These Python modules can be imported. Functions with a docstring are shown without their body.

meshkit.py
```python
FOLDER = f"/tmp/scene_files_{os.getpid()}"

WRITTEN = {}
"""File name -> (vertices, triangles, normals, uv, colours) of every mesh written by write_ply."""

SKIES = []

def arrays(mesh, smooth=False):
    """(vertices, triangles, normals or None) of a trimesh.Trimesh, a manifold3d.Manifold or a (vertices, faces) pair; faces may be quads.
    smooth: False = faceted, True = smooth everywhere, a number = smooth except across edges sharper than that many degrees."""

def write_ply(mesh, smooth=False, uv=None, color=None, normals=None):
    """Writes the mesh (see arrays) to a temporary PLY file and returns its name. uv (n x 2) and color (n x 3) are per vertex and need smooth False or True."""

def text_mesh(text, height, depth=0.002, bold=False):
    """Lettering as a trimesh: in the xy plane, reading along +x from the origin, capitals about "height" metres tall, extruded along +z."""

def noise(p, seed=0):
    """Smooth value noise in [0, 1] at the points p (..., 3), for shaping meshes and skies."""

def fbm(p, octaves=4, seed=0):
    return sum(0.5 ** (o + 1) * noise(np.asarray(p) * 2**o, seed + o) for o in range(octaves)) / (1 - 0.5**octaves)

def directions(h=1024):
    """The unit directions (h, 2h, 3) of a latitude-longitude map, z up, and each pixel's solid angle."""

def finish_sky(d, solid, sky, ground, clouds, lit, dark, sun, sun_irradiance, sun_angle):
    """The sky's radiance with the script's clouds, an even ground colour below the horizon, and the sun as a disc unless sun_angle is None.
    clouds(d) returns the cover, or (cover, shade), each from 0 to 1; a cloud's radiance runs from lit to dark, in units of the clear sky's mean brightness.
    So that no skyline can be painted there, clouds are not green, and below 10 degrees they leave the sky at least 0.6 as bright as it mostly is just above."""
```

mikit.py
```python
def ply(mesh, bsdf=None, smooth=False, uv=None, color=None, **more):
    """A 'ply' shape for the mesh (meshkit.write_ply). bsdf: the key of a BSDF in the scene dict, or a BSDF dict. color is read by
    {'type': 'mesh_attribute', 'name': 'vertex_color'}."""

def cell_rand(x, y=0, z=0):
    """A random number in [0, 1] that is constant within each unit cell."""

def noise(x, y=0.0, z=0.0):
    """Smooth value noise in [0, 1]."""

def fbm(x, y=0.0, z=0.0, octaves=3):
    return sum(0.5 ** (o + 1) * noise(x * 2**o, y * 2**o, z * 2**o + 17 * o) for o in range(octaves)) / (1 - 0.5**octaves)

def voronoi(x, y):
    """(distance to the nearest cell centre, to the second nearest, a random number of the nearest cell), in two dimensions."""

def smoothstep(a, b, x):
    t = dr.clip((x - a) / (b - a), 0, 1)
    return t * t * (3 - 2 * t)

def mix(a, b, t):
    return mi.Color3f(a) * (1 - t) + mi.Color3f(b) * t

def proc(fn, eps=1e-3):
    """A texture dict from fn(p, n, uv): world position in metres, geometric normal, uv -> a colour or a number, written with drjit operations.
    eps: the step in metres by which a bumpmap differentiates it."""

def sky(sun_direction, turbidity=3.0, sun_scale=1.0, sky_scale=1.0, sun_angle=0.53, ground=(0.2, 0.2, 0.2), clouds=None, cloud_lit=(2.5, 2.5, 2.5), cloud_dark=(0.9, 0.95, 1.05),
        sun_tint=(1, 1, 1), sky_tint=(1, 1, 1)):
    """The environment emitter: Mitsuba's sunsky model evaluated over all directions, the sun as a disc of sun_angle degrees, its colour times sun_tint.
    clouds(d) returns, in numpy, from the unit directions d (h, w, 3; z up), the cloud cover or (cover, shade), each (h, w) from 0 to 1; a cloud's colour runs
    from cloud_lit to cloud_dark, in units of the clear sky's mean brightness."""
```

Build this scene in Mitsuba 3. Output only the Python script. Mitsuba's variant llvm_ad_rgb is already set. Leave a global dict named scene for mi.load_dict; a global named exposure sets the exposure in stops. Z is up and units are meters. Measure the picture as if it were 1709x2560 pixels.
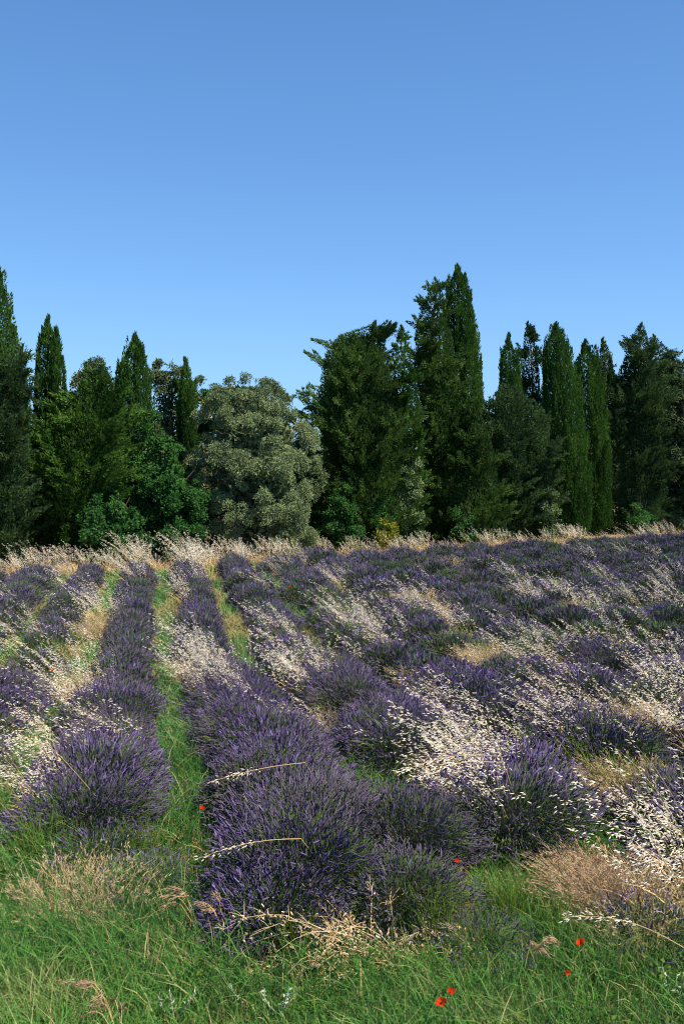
import math
import numpy as np
import trimesh
import mitsuba as mi
import drjit as dr
import mikit
from mikit import proc, noise, fbm, mix, smoothstep
from meshkit import fbm as nfbm

scene, labels = {}, {}
T = mi.ScalarTransform4f

# ------------------------------------------------------------------ camera, sky, exposure
CAM_H = 2.7
PITCH = math.radians(3.62)
scene['camera'] = {
    'type': 'perspective', 'fov_axis': 'x', 'fov': 37.89, 'near_clip': 0.05, 'far_clip': 6000.0,
    'to_world': T().look_at(origin=[0, 0, CAM_H], target=[0, math.cos(PITCH), CAM_H - math.sin(PITCH)], up=[0, 0, 1]),
}
SUN = (0.66, -0.36, 1.08)
scene['sky'] = mikit.sky(SUN, turbidity=2.0, sky_scale=0.80, sky_tint=(0.69, 0.89, 1.08), ground=(0.10, 0.11, 0.07), sun_tint=(0.98, 1.0, 0.97))
labels['sky'] = {'label': 'clear deep blue summer sky', 'category': 'sky', 'kind': 'structure'}
exposure = 2.58

# ------------------------------------------------------------------ field layout (metres)
TH = -0.179
RD = np.array([TH, 1.0]) / math.hypot(TH, 1)          # along the rows, away from the camera
RN = np.array([RD[1], -RD[0]])                        # across the rows, to the right


def row_s(k, t):
    """Offset across the field of row k at the distance t along it: the rows spread a little near the road."""
    f = np.clip((13.0 - t) / 7.0, 0, 1)
    f = f * f * (3 - 2 * f)
    return -0.5 + (1.0 + 0.36 * f) * (k - 1)


def field_end(x):
    return 23.5 + 0.50 * x


def st(x, y):
    return x * RN[0] + y * RN[1], x * RD[0] + y * RD[1]


def gz(x, y):
    p = np.stack([np.asarray(x, float) * 0.6, np.asarray(y, float) * 0.6, np.zeros_like(np.asarray(x, float))], -1)
    return 0.08 * (nfbm(p, 3, 5) - 0.5)


def rng(seed):
    return np.random.default_rng(seed)


def unit(v):
    return v / np.maximum(np.linalg.norm(v, axis=-1, keepdims=True), 1e-9)


# ------------------------------------------------------------------ mesh helpers: every one returns (vertices, triangles, uv), uv = (random number, place along)
def join(parts):
    v, f, u, at = [], [], [], 0
    for a, b, c in parts:
        v.append(a); f.append(b + at); u.append(c); at += len(a)
    return np.vstack(v), np.vstack(f), np.vstack(u)


def ribbons(P, W, side, rnd):
    """Pointed blades: P (n, k, 3) along each blade, W (k,) or (n, k) widths, side (n, 3)."""
    n, k = P.shape[:2]
    W = np.broadcast_to(W, (n, k))
    off = side[:, None, :] * W[:, :, None] * 0.5
    vs = np.stack([P[:, :-1] - off[:, :-1], P[:, :-1] + off[:, :-1]], 2).reshape(n, -1, 3)
    vs = np.concatenate([vs, P[:, -1:]], 1)
    m = vs.shape[1]
    tri = []
    for i in range(k - 2):
        a = 2 * i
        tri += [[a, a + 1, a + 3], [a, a + 3, a + 2]]
    tri.append([m - 3, m - 2, m - 1])
    f = (np.array(tri)[None] + (np.arange(n) * m)[:, None, None]).reshape(-1, 3)
    t = np.concatenate([np.repeat(np.linspace(0, 1, k)[:-1], 2), [1.0]])
    uv = np.stack([np.repeat(rnd[:, None], m, 1), np.repeat(t[None], n, 0)], -1)
    return vs.reshape(-1, 3), f, uv.reshape(-1, 2)


def diamonds(a, b, w, rnd, g, at=0.45, fold=0.25):
    """Leaf-shaped folded diamonds from a to b, w wide."""
    n = len(a)
    d = b - a
    s = unit(np.cross(d, g.normal(size=(n, 3))))
    up = unit(np.cross(s, d))
    w = np.broadcast_to(w, (n,))[:, None]
    mid = a + d * at
    v = np.stack([a, mid + s * w / 2 + up * w * fold, b, mid - s * w / 2 + up * w * fold], 1)
    f = (np.array([[0, 1, 2], [0, 2, 3]])[None] + (np.arange(n) * 4)[:, None, None]).reshape(-1, 3)
    uv = np.stack([np.repeat(rnd[:, None], 4, 1), np.repeat(np.array([[0, .45, 1, .45]]), n, 0)], -1)
    return v.reshape(-1, 3), f, uv.reshape(-1, 2)


def needles(a, b, w, rnd, g):
    """One pointed triangle from a to b each."""
    n = len(a)
    s = unit(np.cross(b - a, g.normal(size=(n, 3)))) * (np.broadcast_to(w, (n,)) * 0.5)[:, None]
    k = a + (b - a) * 0.25
    v = np.stack([k - s, k + s, b], 1).reshape(-1, 3)
    f = np.arange(3 * n).reshape(-1, 3)
    return v, f, np.stack([np.repeat(rnd, 3), np.tile([0.2, 0.2, 1.0], n)], -1)


def spindles(a, b, r, sides, ts, rs, rnd, g):
    """Closed-looking spikes from a to b: rings at ts with radii r * rs."""
    n, k = len(a), len(ts)
    d = b - a
    e1 = unit(np.cross(d, g.normal(size=(n, 3))))
    e2 = unit(np.cross(d, e1))
    ang = np.arange(sides) * 2 * np.pi / sides
    r = np.broadcast_to(r, (n,))
    ring = e1[:, None] * np.cos(ang)[None, :, None] + e2[:, None] * np.sin(ang)[None, :, None]
    v = a[:, None, None] + d[:, None, None] * np.array(ts)[None, :, None, None] + ring[:, None] * (np.array(rs)[None, :] * r[:, None])[:, :, None, None]
    tri = []
    for i in range(k - 1):
        for j in range(sides):
            p, q = i * sides + j, i * sides + (j + 1) % sides
            tri += [[p, q, q + sides], [p, q + sides, p + sides]]
    f = (np.array(tri)[None] + (np.arange(n) * k * sides)[:, None, None]).reshape(-1, 3)
    uv = np.stack([np.repeat(rnd[:, None], k * sides, 1), np.repeat(np.repeat(np.array(ts), sides)[None], n, 0)], -1)
    return v.reshape(-1, 3), f, uv.reshape(-1, 2)


def tube(pts, rad, sides=6):
    pts, rad = np.asarray(pts, float), np.asarray(rad, float)
    d = unit(np.gradient(pts, axis=0))
    ref = np.array([0.31, 0.87, 0.2])
    e1 = unit(np.cross(d, ref)); e2 = np.cross(d, e1)
    ang = np.arange(sides) * 2 * np.pi / sides
    v = pts[:, None] + rad[:, None, None] * (e1[:, None] * np.cos(ang)[None, :, None] + e2[:, None] * np.sin(ang)[None, :, None])
    k = len(pts)
    tri = []
    for i in range(k - 1):
        for j in range(sides):
            p, q = i * sides + j, i * sides + (j + 1) % sides
            tri += [[p, q, q + sides], [p, q + sides, p + sides]]
    v = np.vstack([v.reshape(-1, 3), pts[-1:]])
    for j in range(sides):
        tri.append([(k - 1) * sides + j, (k - 1) * sides + (j + 1) % sides, k * sides])
    t = np.append(np.repeat(np.linspace(0, 1, k), sides), 1.0)
    return v, np.array(tri), np.stack([np.full(len(v), 0.5), t], -1)


def put(m, bsdf, smooth=False):
    return mikit.ply((m[0], m[1]), bsdf, smooth=smooth, uv=m[2])


_count = {}


def key_for(name):
    n = _count.get(name, -1) + 1
    _count[name] = n
    return name if n == 0 else f'{name}_{n:03d}'


def tag(key, label=None, category=None, group=None, kind=None):
    d = {k: x for k, x in (('label', label), ('category', category), ('group', group), ('kind', kind)) if x}
    labels[key] = d


ORD = ('first second third fourth fifth sixth seventh eighth ninth tenth eleventh twelfth thirteenth fourteenth fifteenth sixteenth seventeenth eighteenth nineteenth twentieth '
       'twenty-first twenty-second twenty-third twenty-fourth twenty-fifth twenty-sixth twenty-seventh twenty-eighth twenty-ninth thirtieth '
       'thirty-first thirty-second thirty-third thirty-fourth thirty-fifth thirty-sixth thirty-seventh thirty-eighth thirty-ninth fortieth').split()


# ------------------------------------------------------------------ materials
def C(*c):
    return mi.Color3f(*c)


def patch(p, s, o=0.0):
    return noise(p.x * s + o, p.y * s + o * 1.7, p.z * s)


def thin(fn, trans=0.7, rough=0.5, spec=0.5):
    return {'type': 'principledthin', 'base_color': proc(fn), 'roughness': rough, 'diff_trans': trans, 'eta': 1.3 + 0.3 * spec}


def matte(fn):
    return {'type': 'twosided', 'bsdf': {'type': 'diffuse', 'reflectance': proc(fn)}}


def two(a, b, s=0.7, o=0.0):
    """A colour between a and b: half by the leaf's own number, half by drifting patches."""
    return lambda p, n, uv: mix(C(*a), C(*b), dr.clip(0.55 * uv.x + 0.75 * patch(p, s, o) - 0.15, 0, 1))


def ground_col(p, n, uv):
    f = fbm(p.x * 1.1, p.y * 1.1, 3.0, 4)
    g = fbm(p.x * 9.0, p.y * 9.0, 7.0, 3)
    soil = mix(C(.16, .105, .06), C(.33, .24, .145), g)
    green = mix(C(.045, .075, .02), C(.10, .12, .035), g)
    return mix(green, soil, smoothstep(.46, .60, f * 0.7 + g * 0.3))


def verge_col(p, n, uv):
    g = fbm(p.x * 7.0, p.y * 7.0, 1.0, 4)
    return mix(C(.36, .25, .13), C(.50, .38, .22), g)


def lavender_col(p, n, uv):
    c = mix(C(.042, .033, .078), C(.210, .160, .41), uv.x * uv.x)
    grey = C(.105, .100, .108)
    c = mix(c, grey, dr.clip(0.50 * smoothstep(.38, .72, patch(p, 1.3)) + 0.30 * (1 - uv.y), 0, .85))
    return c * (0.75 + 0.45 * noise(p.x * 160, p.y * 160, p.z * 160))


def grass_col(p, n, uv):
    c = mix(C(.042, .155, .040), C(.165, .360, .085), dr.clip(.5 * uv.x + .8 * patch(p, .9) - .15, 0, 1))
    dry = smoothstep(.62, .74, patch(p, 1.4, 31.0)) * .35
    return mix(c, C(.47, .41, .23), dr.select(uv.x > .87, .8, dry * uv.y))


def path_col(p, n, uv):
    c = mix(C(.06, .185, .065), C(.19, .37, .14), dr.clip(.5 * uv.x + .8 * patch(p, .9) - .15, 0, 1))
    dry = smoothstep(.56, .70, patch(p, .8, 11.0)) * .6
    return mix(c, C(.42, .34, .18), dr.select(uv.x > .86, .75, dry))


MATS = {
    'm_ground': {'type': 'bumpmap', 'arbitrary': {'type': 'diffuse', 'reflectance': proc(ground_col)}, 'tex': proc(lambda p, n, uv: fbm(p.x * 14, p.y * 14, 0., 3)), 'scale': 0.05},
    'm_verge': {'type': 'diffuse', 'reflectance': proc(verge_col)},
    'm_spike': matte(lavender_col),
    'm_stalk': matte(two((.060, .105, .036), (.18, .25, .10), 1.1)),
    'm_leaf': matte(two((.035, .080, .030), (.11, .18, .085), 1.1, 9.)),
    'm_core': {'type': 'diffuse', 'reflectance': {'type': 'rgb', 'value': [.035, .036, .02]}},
    'm_grass': thin(grass_col, .75, .6, .2),
    'm_path': thin(path_col, .6, .6, .2),
    'm_oat': thin(lambda p, n, uv: mix(C(.78, .72, .60), C(.94, .92, .86), uv.x), .75, .5),
    'm_straw': matte(lambda p, n, uv: mix(C(.36, .25, .10), C(.60, .48, .27), uv.x)),
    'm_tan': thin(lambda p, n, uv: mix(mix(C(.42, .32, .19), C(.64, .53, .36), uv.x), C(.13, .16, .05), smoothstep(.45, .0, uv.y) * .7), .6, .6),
    'm_rust': thin(lambda p, n, uv: mix(C(.34, .23, .15), C(.58, .43, .29), uv.x), .6, .6),
    'm_weed': thin(two((.05, .125, .02), (.17, .26, .05), 1.5, 3.), .7, .5),
    'm_dead': matte(lambda p, n, uv: mix(C(.40, .29, .17), C(.66, .53, .36), uv.x)),
    'm_silver': matte(lambda p, n, uv: mix(C(.22, .29, .20), C(.42, .48, .38), uv.x)),
    'm_petal': thin(lambda p, n, uv: mix(C(.62, .03, .008), C(.80, .09, .015), uv.x), .9, .5),
    'm_seed': {'type': 'diffuse', 'reflectance': {'type': 'rgb', 'value': [.03, .02, .03]}},
    'm_trunk': {'type': 'diffuse', 'reflectance': proc(lambda p, n, uv: mix(C(.06, .045, .03), C(.16, .12, .085), noise(p.x * 30, p.y * 30, p.z * 5)))},
    'm_cypress': thin(two((.014, .052, .014), (.085, .190, .038), 1.0, 5.), .5, .6, .2),
    'm_conifer': thin(two((.018, .052, .018), (.110, .205, .050), 1.2, 2.), .5, .6, .2),
    'm_dusky': thin(two((.018, .050, .022), (.092, .165, .062), 1.2, 2.), .5, .6, .2),
    'm_yew': thin(two((.014, .048, .012), (.105, .220, .045), 1.3, 8.), .5, .6, .2),
    'm_olive': thin(two((.080, .130, .062), (.285, .370, .195), 1.4, 4.), .4, .5, .3),
    'm_oak': thin(two((.050, .090, .040), (.180, .240, .120), 1.4, 4.), .4, .5, .3),
    'm_ivy': thin(two((.018, .080, .022), (.080, .200, .055), 1.2, 6.), .5, .28, .8),
    'm_pale': thin(two((.08, .15, .06), (.24, .33, .17), 1.2, 6.), .4, .3, .8),
    'm_lime': thin(two((.14, .17, .02), (.34, .33, .05), 1.2, 6.), .6, .5),
}
MATS['m_ground'] = {'type': 'bumpmap', 'arbitrary_tex': MATS['m_ground']['tex'], 'scale': 0.05, 'nested': MATS['m_ground']['arbitrary']}
scene.update(MATS)

# ------------------------------------------------------------------ ground
a = np.concatenate([-np.geomspace(3000, 16, 14), np.linspace(-15, 22, 110), np.geomspace(23, 3000, 14)])
b = np.concatenate([-np.geomspace(3000, 6, 12), np.linspace(-5, 40, 120), np.geomspace(37, 3000, 14)])
X, Y = np.meshgrid(a, b)
V = np.stack([X, Y, gz(X, Y)], -1).reshape(-1, 3)
i = np.arange(len(b) - 1)[:, None] * len(a) + np.arange(len(a) - 1)[None]
F = np.stack([i, i + 1, i + 1 + len(a), i + len(a)], -1).reshape(-1, 4)
scene['ground'] = mikit.ply((V, F), 'm_ground', smooth=True)
tag('ground', 'brown soil and low green growth under the lavender', 'ground', kind='structure')
# the bare straw-coloured track between the field and the trees
xs = np.linspace(-16, 24, 161)
g = rng(3)
rows = []
for q, o in enumerate((-0.1, 0.2, 0.6, 0.9)):
    yy = field_end(xs) + o + (0.18 * np.sin(xs * 2.1) + 0.12 * np.sin(xs * 5.3 + 1)) * (q in (0, 3))
    rows.append(np.stack([xs, yy, gz(xs, yy) + 0.012], -1))
V = np.array(rows).reshape(-1, 3)
n = len(xs)
i = np.arange(3)[:, None] * n + np.arange(n - 1)[None]
scene['path'] = mikit.ply((V, np.stack([i, i + 1, i + 1 + n, i + n], -1).reshape(-1, 4)), 'm_verge', smooth=True)
tag('path', 'dry sandy track along the far end of the lavender rows', 'path', kind='structure')


# ------------------------------------------------------------------ trees
def crown(kind, prof, seed, size, dens):
    """prof: (height, centre x, radius) from the ground up. The crown fills a body of that outline, round in plan."""
    g = rng(seed)
    z, cx, r = (np.array(c, float) for c in zip(*prof))
    zz = np.linspace(z[0], z[-1], 200)
    rr, cc = np.interp(zz, z, r) * {'ragged': 1.13, 'round': 1.06, 'column': 1.08}[kind], np.interp(zz, z, cx)
    if kind == 'column':
        rr = rr * np.clip((z[-1] - zz + 0.04) / 0.75, 0, 1) ** 0.55
    area = 2 * np.pi * np.trapezoid(rr, zz)

    def pick(n, w):
        c = np.cumsum(w); c /= c[-1]
        return zz[np.searchsorted(c, g.random(n))] + g.normal(size=n) * 0.02

    def angle(n):
        """More of it towards the field than behind."""
        a = g.random(n) * 2 * np.pi
        back = (np.sin(a) > 0.35) & (g.random(n) < 0.5)
        a[back] *= -1
        return a

    parts = []
    ls, lw = size
    m = int(area * dens)

    def axis(h):
        return np.interp(h, zz, cc)

    def wobble(a, h, s=2.2):
        return nfbm(np.stack([np.cos(a) * s, np.sin(a) * s, h * 1.1 + seed], -1), 3, seed)

    def skin(m, lean, fine, tall):
        """Sprays over the whole outside, bulging in streaks."""
        h = pick(m, rr + 0.03); a = angle(m)
        q = np.stack([np.cos(a) * fine, np.sin(a) * fine, h * tall + seed], -1)
        bump = nfbm(q, 4, seed + 5)
        R = np.interp(h, zz, rr) * (0.70 + 0.42 * bump) * (1 - 0.16 * g.random(m) ** 2)
        out = np.stack([np.cos(a), np.sin(a), 0 * a], -1)
        p = np.stack([axis(h), 0 * h, h], -1) + out * R[:, None]
        d = unit(out * (lean + 0.25 * g.random(m))[:, None] + [0, 0, 1.0] + g.normal(size=(m, 3)) * 0.20)
        return p, d, np.clip(0.75 * (bump - 0.25) * 1.6 + 0.3 * g.random(m), 0, 1)

    if kind == 'column':
        # upright plumes packed against each other, each a tapering bundle of sprays
        n = int(area * 16) + 12
        h = pick(n, rr + 0.12); a = angle(n)
        Rr = np.interp(h, zz, rr)
        R = Rr * (0.74 + 0.34 * wobble(a, h, 3.0) - 0.06 * g.random(n))
        c = np.stack([axis(h) + R * np.cos(a), R * np.sin(a), h], -1)
        out = np.stack([np.cos(a), np.sin(a), 0 * a], -1)
        ax = unit(out * 0.13 + [0, 0, 1.0] + g.normal(size=(n, 3)) * 0.07)
        L = (0.22 + 0.50 * g.random(n) ** 2) * np.clip(0.5 + Rr, 0.6, 1.1)
        L = np.minimum(L, np.maximum(z[-1] + 0.10 - h, 0.12))
        rad = np.minimum(0.05 + 0.10 * g.random(n), 0.32 * L)
        w = np.cumsum(L * rad + 0.004); w /= w[-1]
        m1 = int(m * 0.42)
        i = np.searchsorted(w, g.random(m1))
        t = g.random(m1)
        pr = unit(g.normal(size=(m1, 3)) + out[i] * 0.9)
        p = c[i] + ax[i] * ((t - 0.25) * L[i])[:, None] + pr * (rad[i] * np.minimum(1, 1.6 * (1 - t)) * (0.55 + 0.45 * g.random(m1)))[:, None]
        d = unit(ax[i] * 1.0 + pr * 0.30 + g.normal(size=(m1, 3)) * 0.18)
        rnd = np.clip(0.6 * g.random(n)[i] + 0.4 * g.random(m1), 0, 1)
        p2, d2, r2 = skin(m - m1, 0.16, 5.0, 1.6)
        p, d, rnd = np.vstack([p, p2]), np.vstack([d, d2]), np.concatenate([rnd, r2])
    elif kind == 'ragged':
        # boughs from the trunk outwards and up, each carrying tufts of sprays along its outer part
        nb = int(area * 2.2) + 10
        h = pick(nb, rr + 0.15); a = angle(nb)
        Rr = np.interp(h, zz, rr)
        reach = Rr * (0.80 + 0.22 * g.random(nb) + 0.28 * g.random(nb) * (g.random(nb) < 0.35) - 0.22 * (g.random(nb) < 0.3))
        rise = (0.25 + 0.55 * g.random(nb)) * np.clip((z[-1] - h) / 1.2, 0.1, 1)
        nt = 7
        k = np.tile(np.linspace(0.40, 1.0, nt), nb)
        bi = np.repeat(np.arange(nb), nt)
        n = nb * nt
        R = reach[bi] * k
        aa = a[bi] + g.normal(size=n) * 0.18 * k
        hh = h[bi] + rise[bi] * (k - 0.8) * np.minimum(Rr[bi], 1.2) + 0.04 * g.normal(size=n)
        out = np.stack([np.cos(aa), np.sin(aa), 0 * aa], -1)
        c = np.stack([axis(h[bi]), 0 * R, hh], -1) + out * R[:, None]
        ax = unit(out * 0.9 + np.array([0, 0, 1.0]) * (0.35 + 0.55 * g.random(n))[:, None] + g.normal(size=(n, 3)) * 0.30)
        L = (0.18 + 0.28 * g.random(n)) * np.clip(0.45 + Rr[bi] / 0.9, 0.5, 1.25)
        rad = 0.20 * L
        w = np.cumsum(L ** 2 + 0.004); w /= w[-1]
        m1 = int(m * 0.74)
        i = np.searchsorted(w, g.random(m1))
        t = g.random(m1) ** 0.9
        pr = unit(g.normal(size=(m1, 3)))
        p = c[i] + ax[i] * ((t - 0.2) * L[i])[:, None] + pr * (rad[i] * (1.1 - 1.0 * t) * (0.5 + 0.5 * g.random(m1)))[:, None]
        d = unit(ax[i] * 1.0 + pr * 0.42 + g.normal(size=(m1, 3)) * 0.18)
        rnd = np.clip(0.35 * g.random(nb)[bi[i]] + 0.3 * g.random(n)[i] + 0.35 * g.random(m1), 0, 1)
        p2, d2, r2 = skin(m - m1, 0.7, 3.0, 2.4)
        p2 = p2 - np.stack([0.24 * (p2[:, 0] - axis(p2[:, 2])), 0.24 * p2[:, 1], 0 * p2[:, 2]], -1)
        p, d, rnd = np.vstack([p, p2]), np.vstack([d, d2]), np.concatenate([rnd, r2])
    else:
        # rounded heads of foliage on the outside of the crown, each made of small tufts
        nb = int(area * 2.6) + 9
        h = pick(nb, rr + 0.25); a = angle(nb)
        Rr = np.interp(h, zz, rr)
        big = (0.10 + 0.20 * g.random(nb) ** 1.5) * np.clip(0.45 + Rr / 1.5, 0.5, 1.25)
        R = np.maximum(Rr * (0.84 + 0.22 * wobble(a, h)) - big * 0.75, 0.0)
        c0 = np.stack([axis(h) + R * np.cos(a), R * np.sin(a), np.minimum(h, z[-1] - big * 0.6)], -1)
        nt = 11
        bi = np.repeat(np.arange(nb), nt)
        n = nb * nt
        o0 = np.stack([np.cos(a), np.sin(a), 0.35 + 0 * a], -1)
        q = unit(g.normal(size=(n, 3)) + o0[bi] * 0.75)
        c = c0[bi] + q * (big[bi] * (0.42 + 0.85 * g.random(n) ** 1.3))[:, None] * [1.15, 1.15, 0.95]
        rad = (0.055 + 0.075 * g.random(n)) * np.clip(0.7 + Rr[bi] / 2.5, 0.7, 1.2)
        w = np.cumsum(rad ** 2); w /= w[-1]
        i = np.searchsorted(w, g.random(m))
        pr = unit(g.normal(size=(m, 3)) + q[i] * 0.4 + [0, 0, 0.2])
        p = c[i] + pr * (rad[i] * (0.3 + 0.8 * g.random(m) ** 0.7))[:, None]
        d = unit(pr * 0.5 + g.normal(size=(m, 3)) * 0.6)
        rnd = np.clip(0.25 * g.random(nb)[bi[i]] + 0.25 * g.random(n)[i] + 0.5 * g.random(m), 0, 1)
    if kind != 'round':
        # the leader at the very top
        k = 320
        tt = g.random(k)
        q = unit(g.normal(size=(k, 3)))
        p2 = np.stack([axis(z[-1]) + 0.03 * np.sin(tt * 9 + seed), 0 * tt, z[-1] - 0.38 + 0.46 * tt], -1) + q * (0.085 * (1 - tt))[:, None] * [1, 1, .3]
        p, d, rnd = np.vstack([p, p2]), np.vstack([d, unit(q * 0.45 + [0, 0, 1.0])]), np.concatenate([rnd, g.random(k)])
        m = len(p)
    p[:, 2] = np.maximum(p[:, 2], 0.0)
    s = (0.7 + 0.6 * g.random(m))
    parts.append((diamonds if kind == 'round' else needles)(p, p + d * (ls * s)[:, None], lw * s, rnd, g))
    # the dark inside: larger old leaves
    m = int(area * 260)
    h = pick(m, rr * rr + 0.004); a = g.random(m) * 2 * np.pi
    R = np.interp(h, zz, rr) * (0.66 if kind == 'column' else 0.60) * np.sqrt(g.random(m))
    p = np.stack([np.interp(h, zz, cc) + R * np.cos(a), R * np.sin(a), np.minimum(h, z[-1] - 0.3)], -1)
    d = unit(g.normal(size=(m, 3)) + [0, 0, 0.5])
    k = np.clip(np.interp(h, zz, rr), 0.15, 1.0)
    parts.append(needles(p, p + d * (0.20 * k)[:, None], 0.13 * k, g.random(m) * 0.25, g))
    return join(parts)


def trunk(prof, seed, thick):
    g = rng(seed + 77)
    z, cx, r = (np.array(c, float) for c in zip(*prof))
    top = z[-1] - 0.25
    h = np.linspace(-0.06, top, 9)
    pts = np.stack([np.interp(h, z, cx) * np.clip(h / 1.5, 0, 1) * 0.8 + 0.03 * g.normal(size=9), 0.03 * g.normal(size=9), h], -1)
    parts = [tube(pts, thick * (1 - 0.9 * np.linspace(0, 1, 9)) * np.where(h < 0.1, 1.35, 1.0), 8)]
    for q in range(9):
        f = 0.12 + 0.75 * g.random()
        at = pts[int(f * 8)]
        a = g.random() * 2 * np.pi
        R = np.interp(at[2] + 0.3, z, r) * 0.8
        end = at + [R * math.cos(a), R * math.sin(a), 0.25 + 0.5 * g.random()]
        midp = (at + end) / 2 + [0, 0, -0.06]
        parts.append(tube([at, midp, end], thick * np.array([0.35, 0.22, 0.07]), 5))
    return join(parts)


SIZES = {'m_cypress': ((.095, .027), 2700), 'm_conifer': ((.085, .028), 2450), 'm_dusky': ((.085, .028), 2450), 'm_yew': ((.090, .034), 2100), 'm_olive': ((.048, .025), 2400), 'm_oak': ((.062, .038), 1200),
         'm_ivy': ((.056, .042), 1500), 'm_pale': ((.050, .036), 1200), 'm_lime': ((.07, .03), 900)}


def tree(name, kind, mat, x, y, prof, label, category, group=None, thick=0.14, dens=1.0):
    key = key_for(name)
    seed = 1000 + len(labels) * 7
    place = T().translate([x, y, float(gz(x, y))])
    size, d = SIZES[mat]
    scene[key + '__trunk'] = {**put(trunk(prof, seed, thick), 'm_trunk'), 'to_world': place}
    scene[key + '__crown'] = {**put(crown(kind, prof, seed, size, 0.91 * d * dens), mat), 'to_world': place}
    tag(key, label, category, group)
    tag(key + '__crown', kind='stuff')


tree('cypress', 'column', 'm_cypress', -8.14, 23.33, [(0.06, np.float64(0.02), np.float64(0.57)), (np.float64(0.19), np.float64(0.04), np.float64(0.67)), (np.float64(1.78), np.float64(0.06), np.float64(0.76)), (np.float64(3.41), np.float64(0.1), np.float64(0.67)), (np.float64(4.42), np.float64(0.11), np.float64(0.56)), (np.float64(5.43), np.float64(0.11), np.float64(0.39)), (np.float64(6.23), np.float64(0.16), np.float64(0.18)), (np.float64(6.84), np.float64(0.2), np.float64(0.05))], 'tallest cypress at the left edge, its narrow top rising over the left tree clump', 'cypress', None, 0.16, 1.0)
tree('bushy_cypress', 'ragged', 'm_dusky', -7.50, 22.05, [(0.06, np.float64(-0.04), np.float64(0.54)), (np.float64(0.36), np.float64(-0.06), np.float64(0.63)), (np.float64(1.06), np.float64(-0.06), np.float64(0.71)), (np.float64(2.03), np.float64(-0.05), np.float64(0.7)), (np.float64(3.18), np.float64(0.02), np.float64(0.64)), (np.float64(4.14), np.float64(0.1), np.float64(0.51)), (np.float64(4.61), np.float64(0.38), np.float64(0.2)), (np.float64(4.9), np.float64(0.48), np.float64(0.11))], 'shaggy dark cypress at the left edge in front of the tallest left one', 'cypress', None, 0.13, 1.0)
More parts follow.
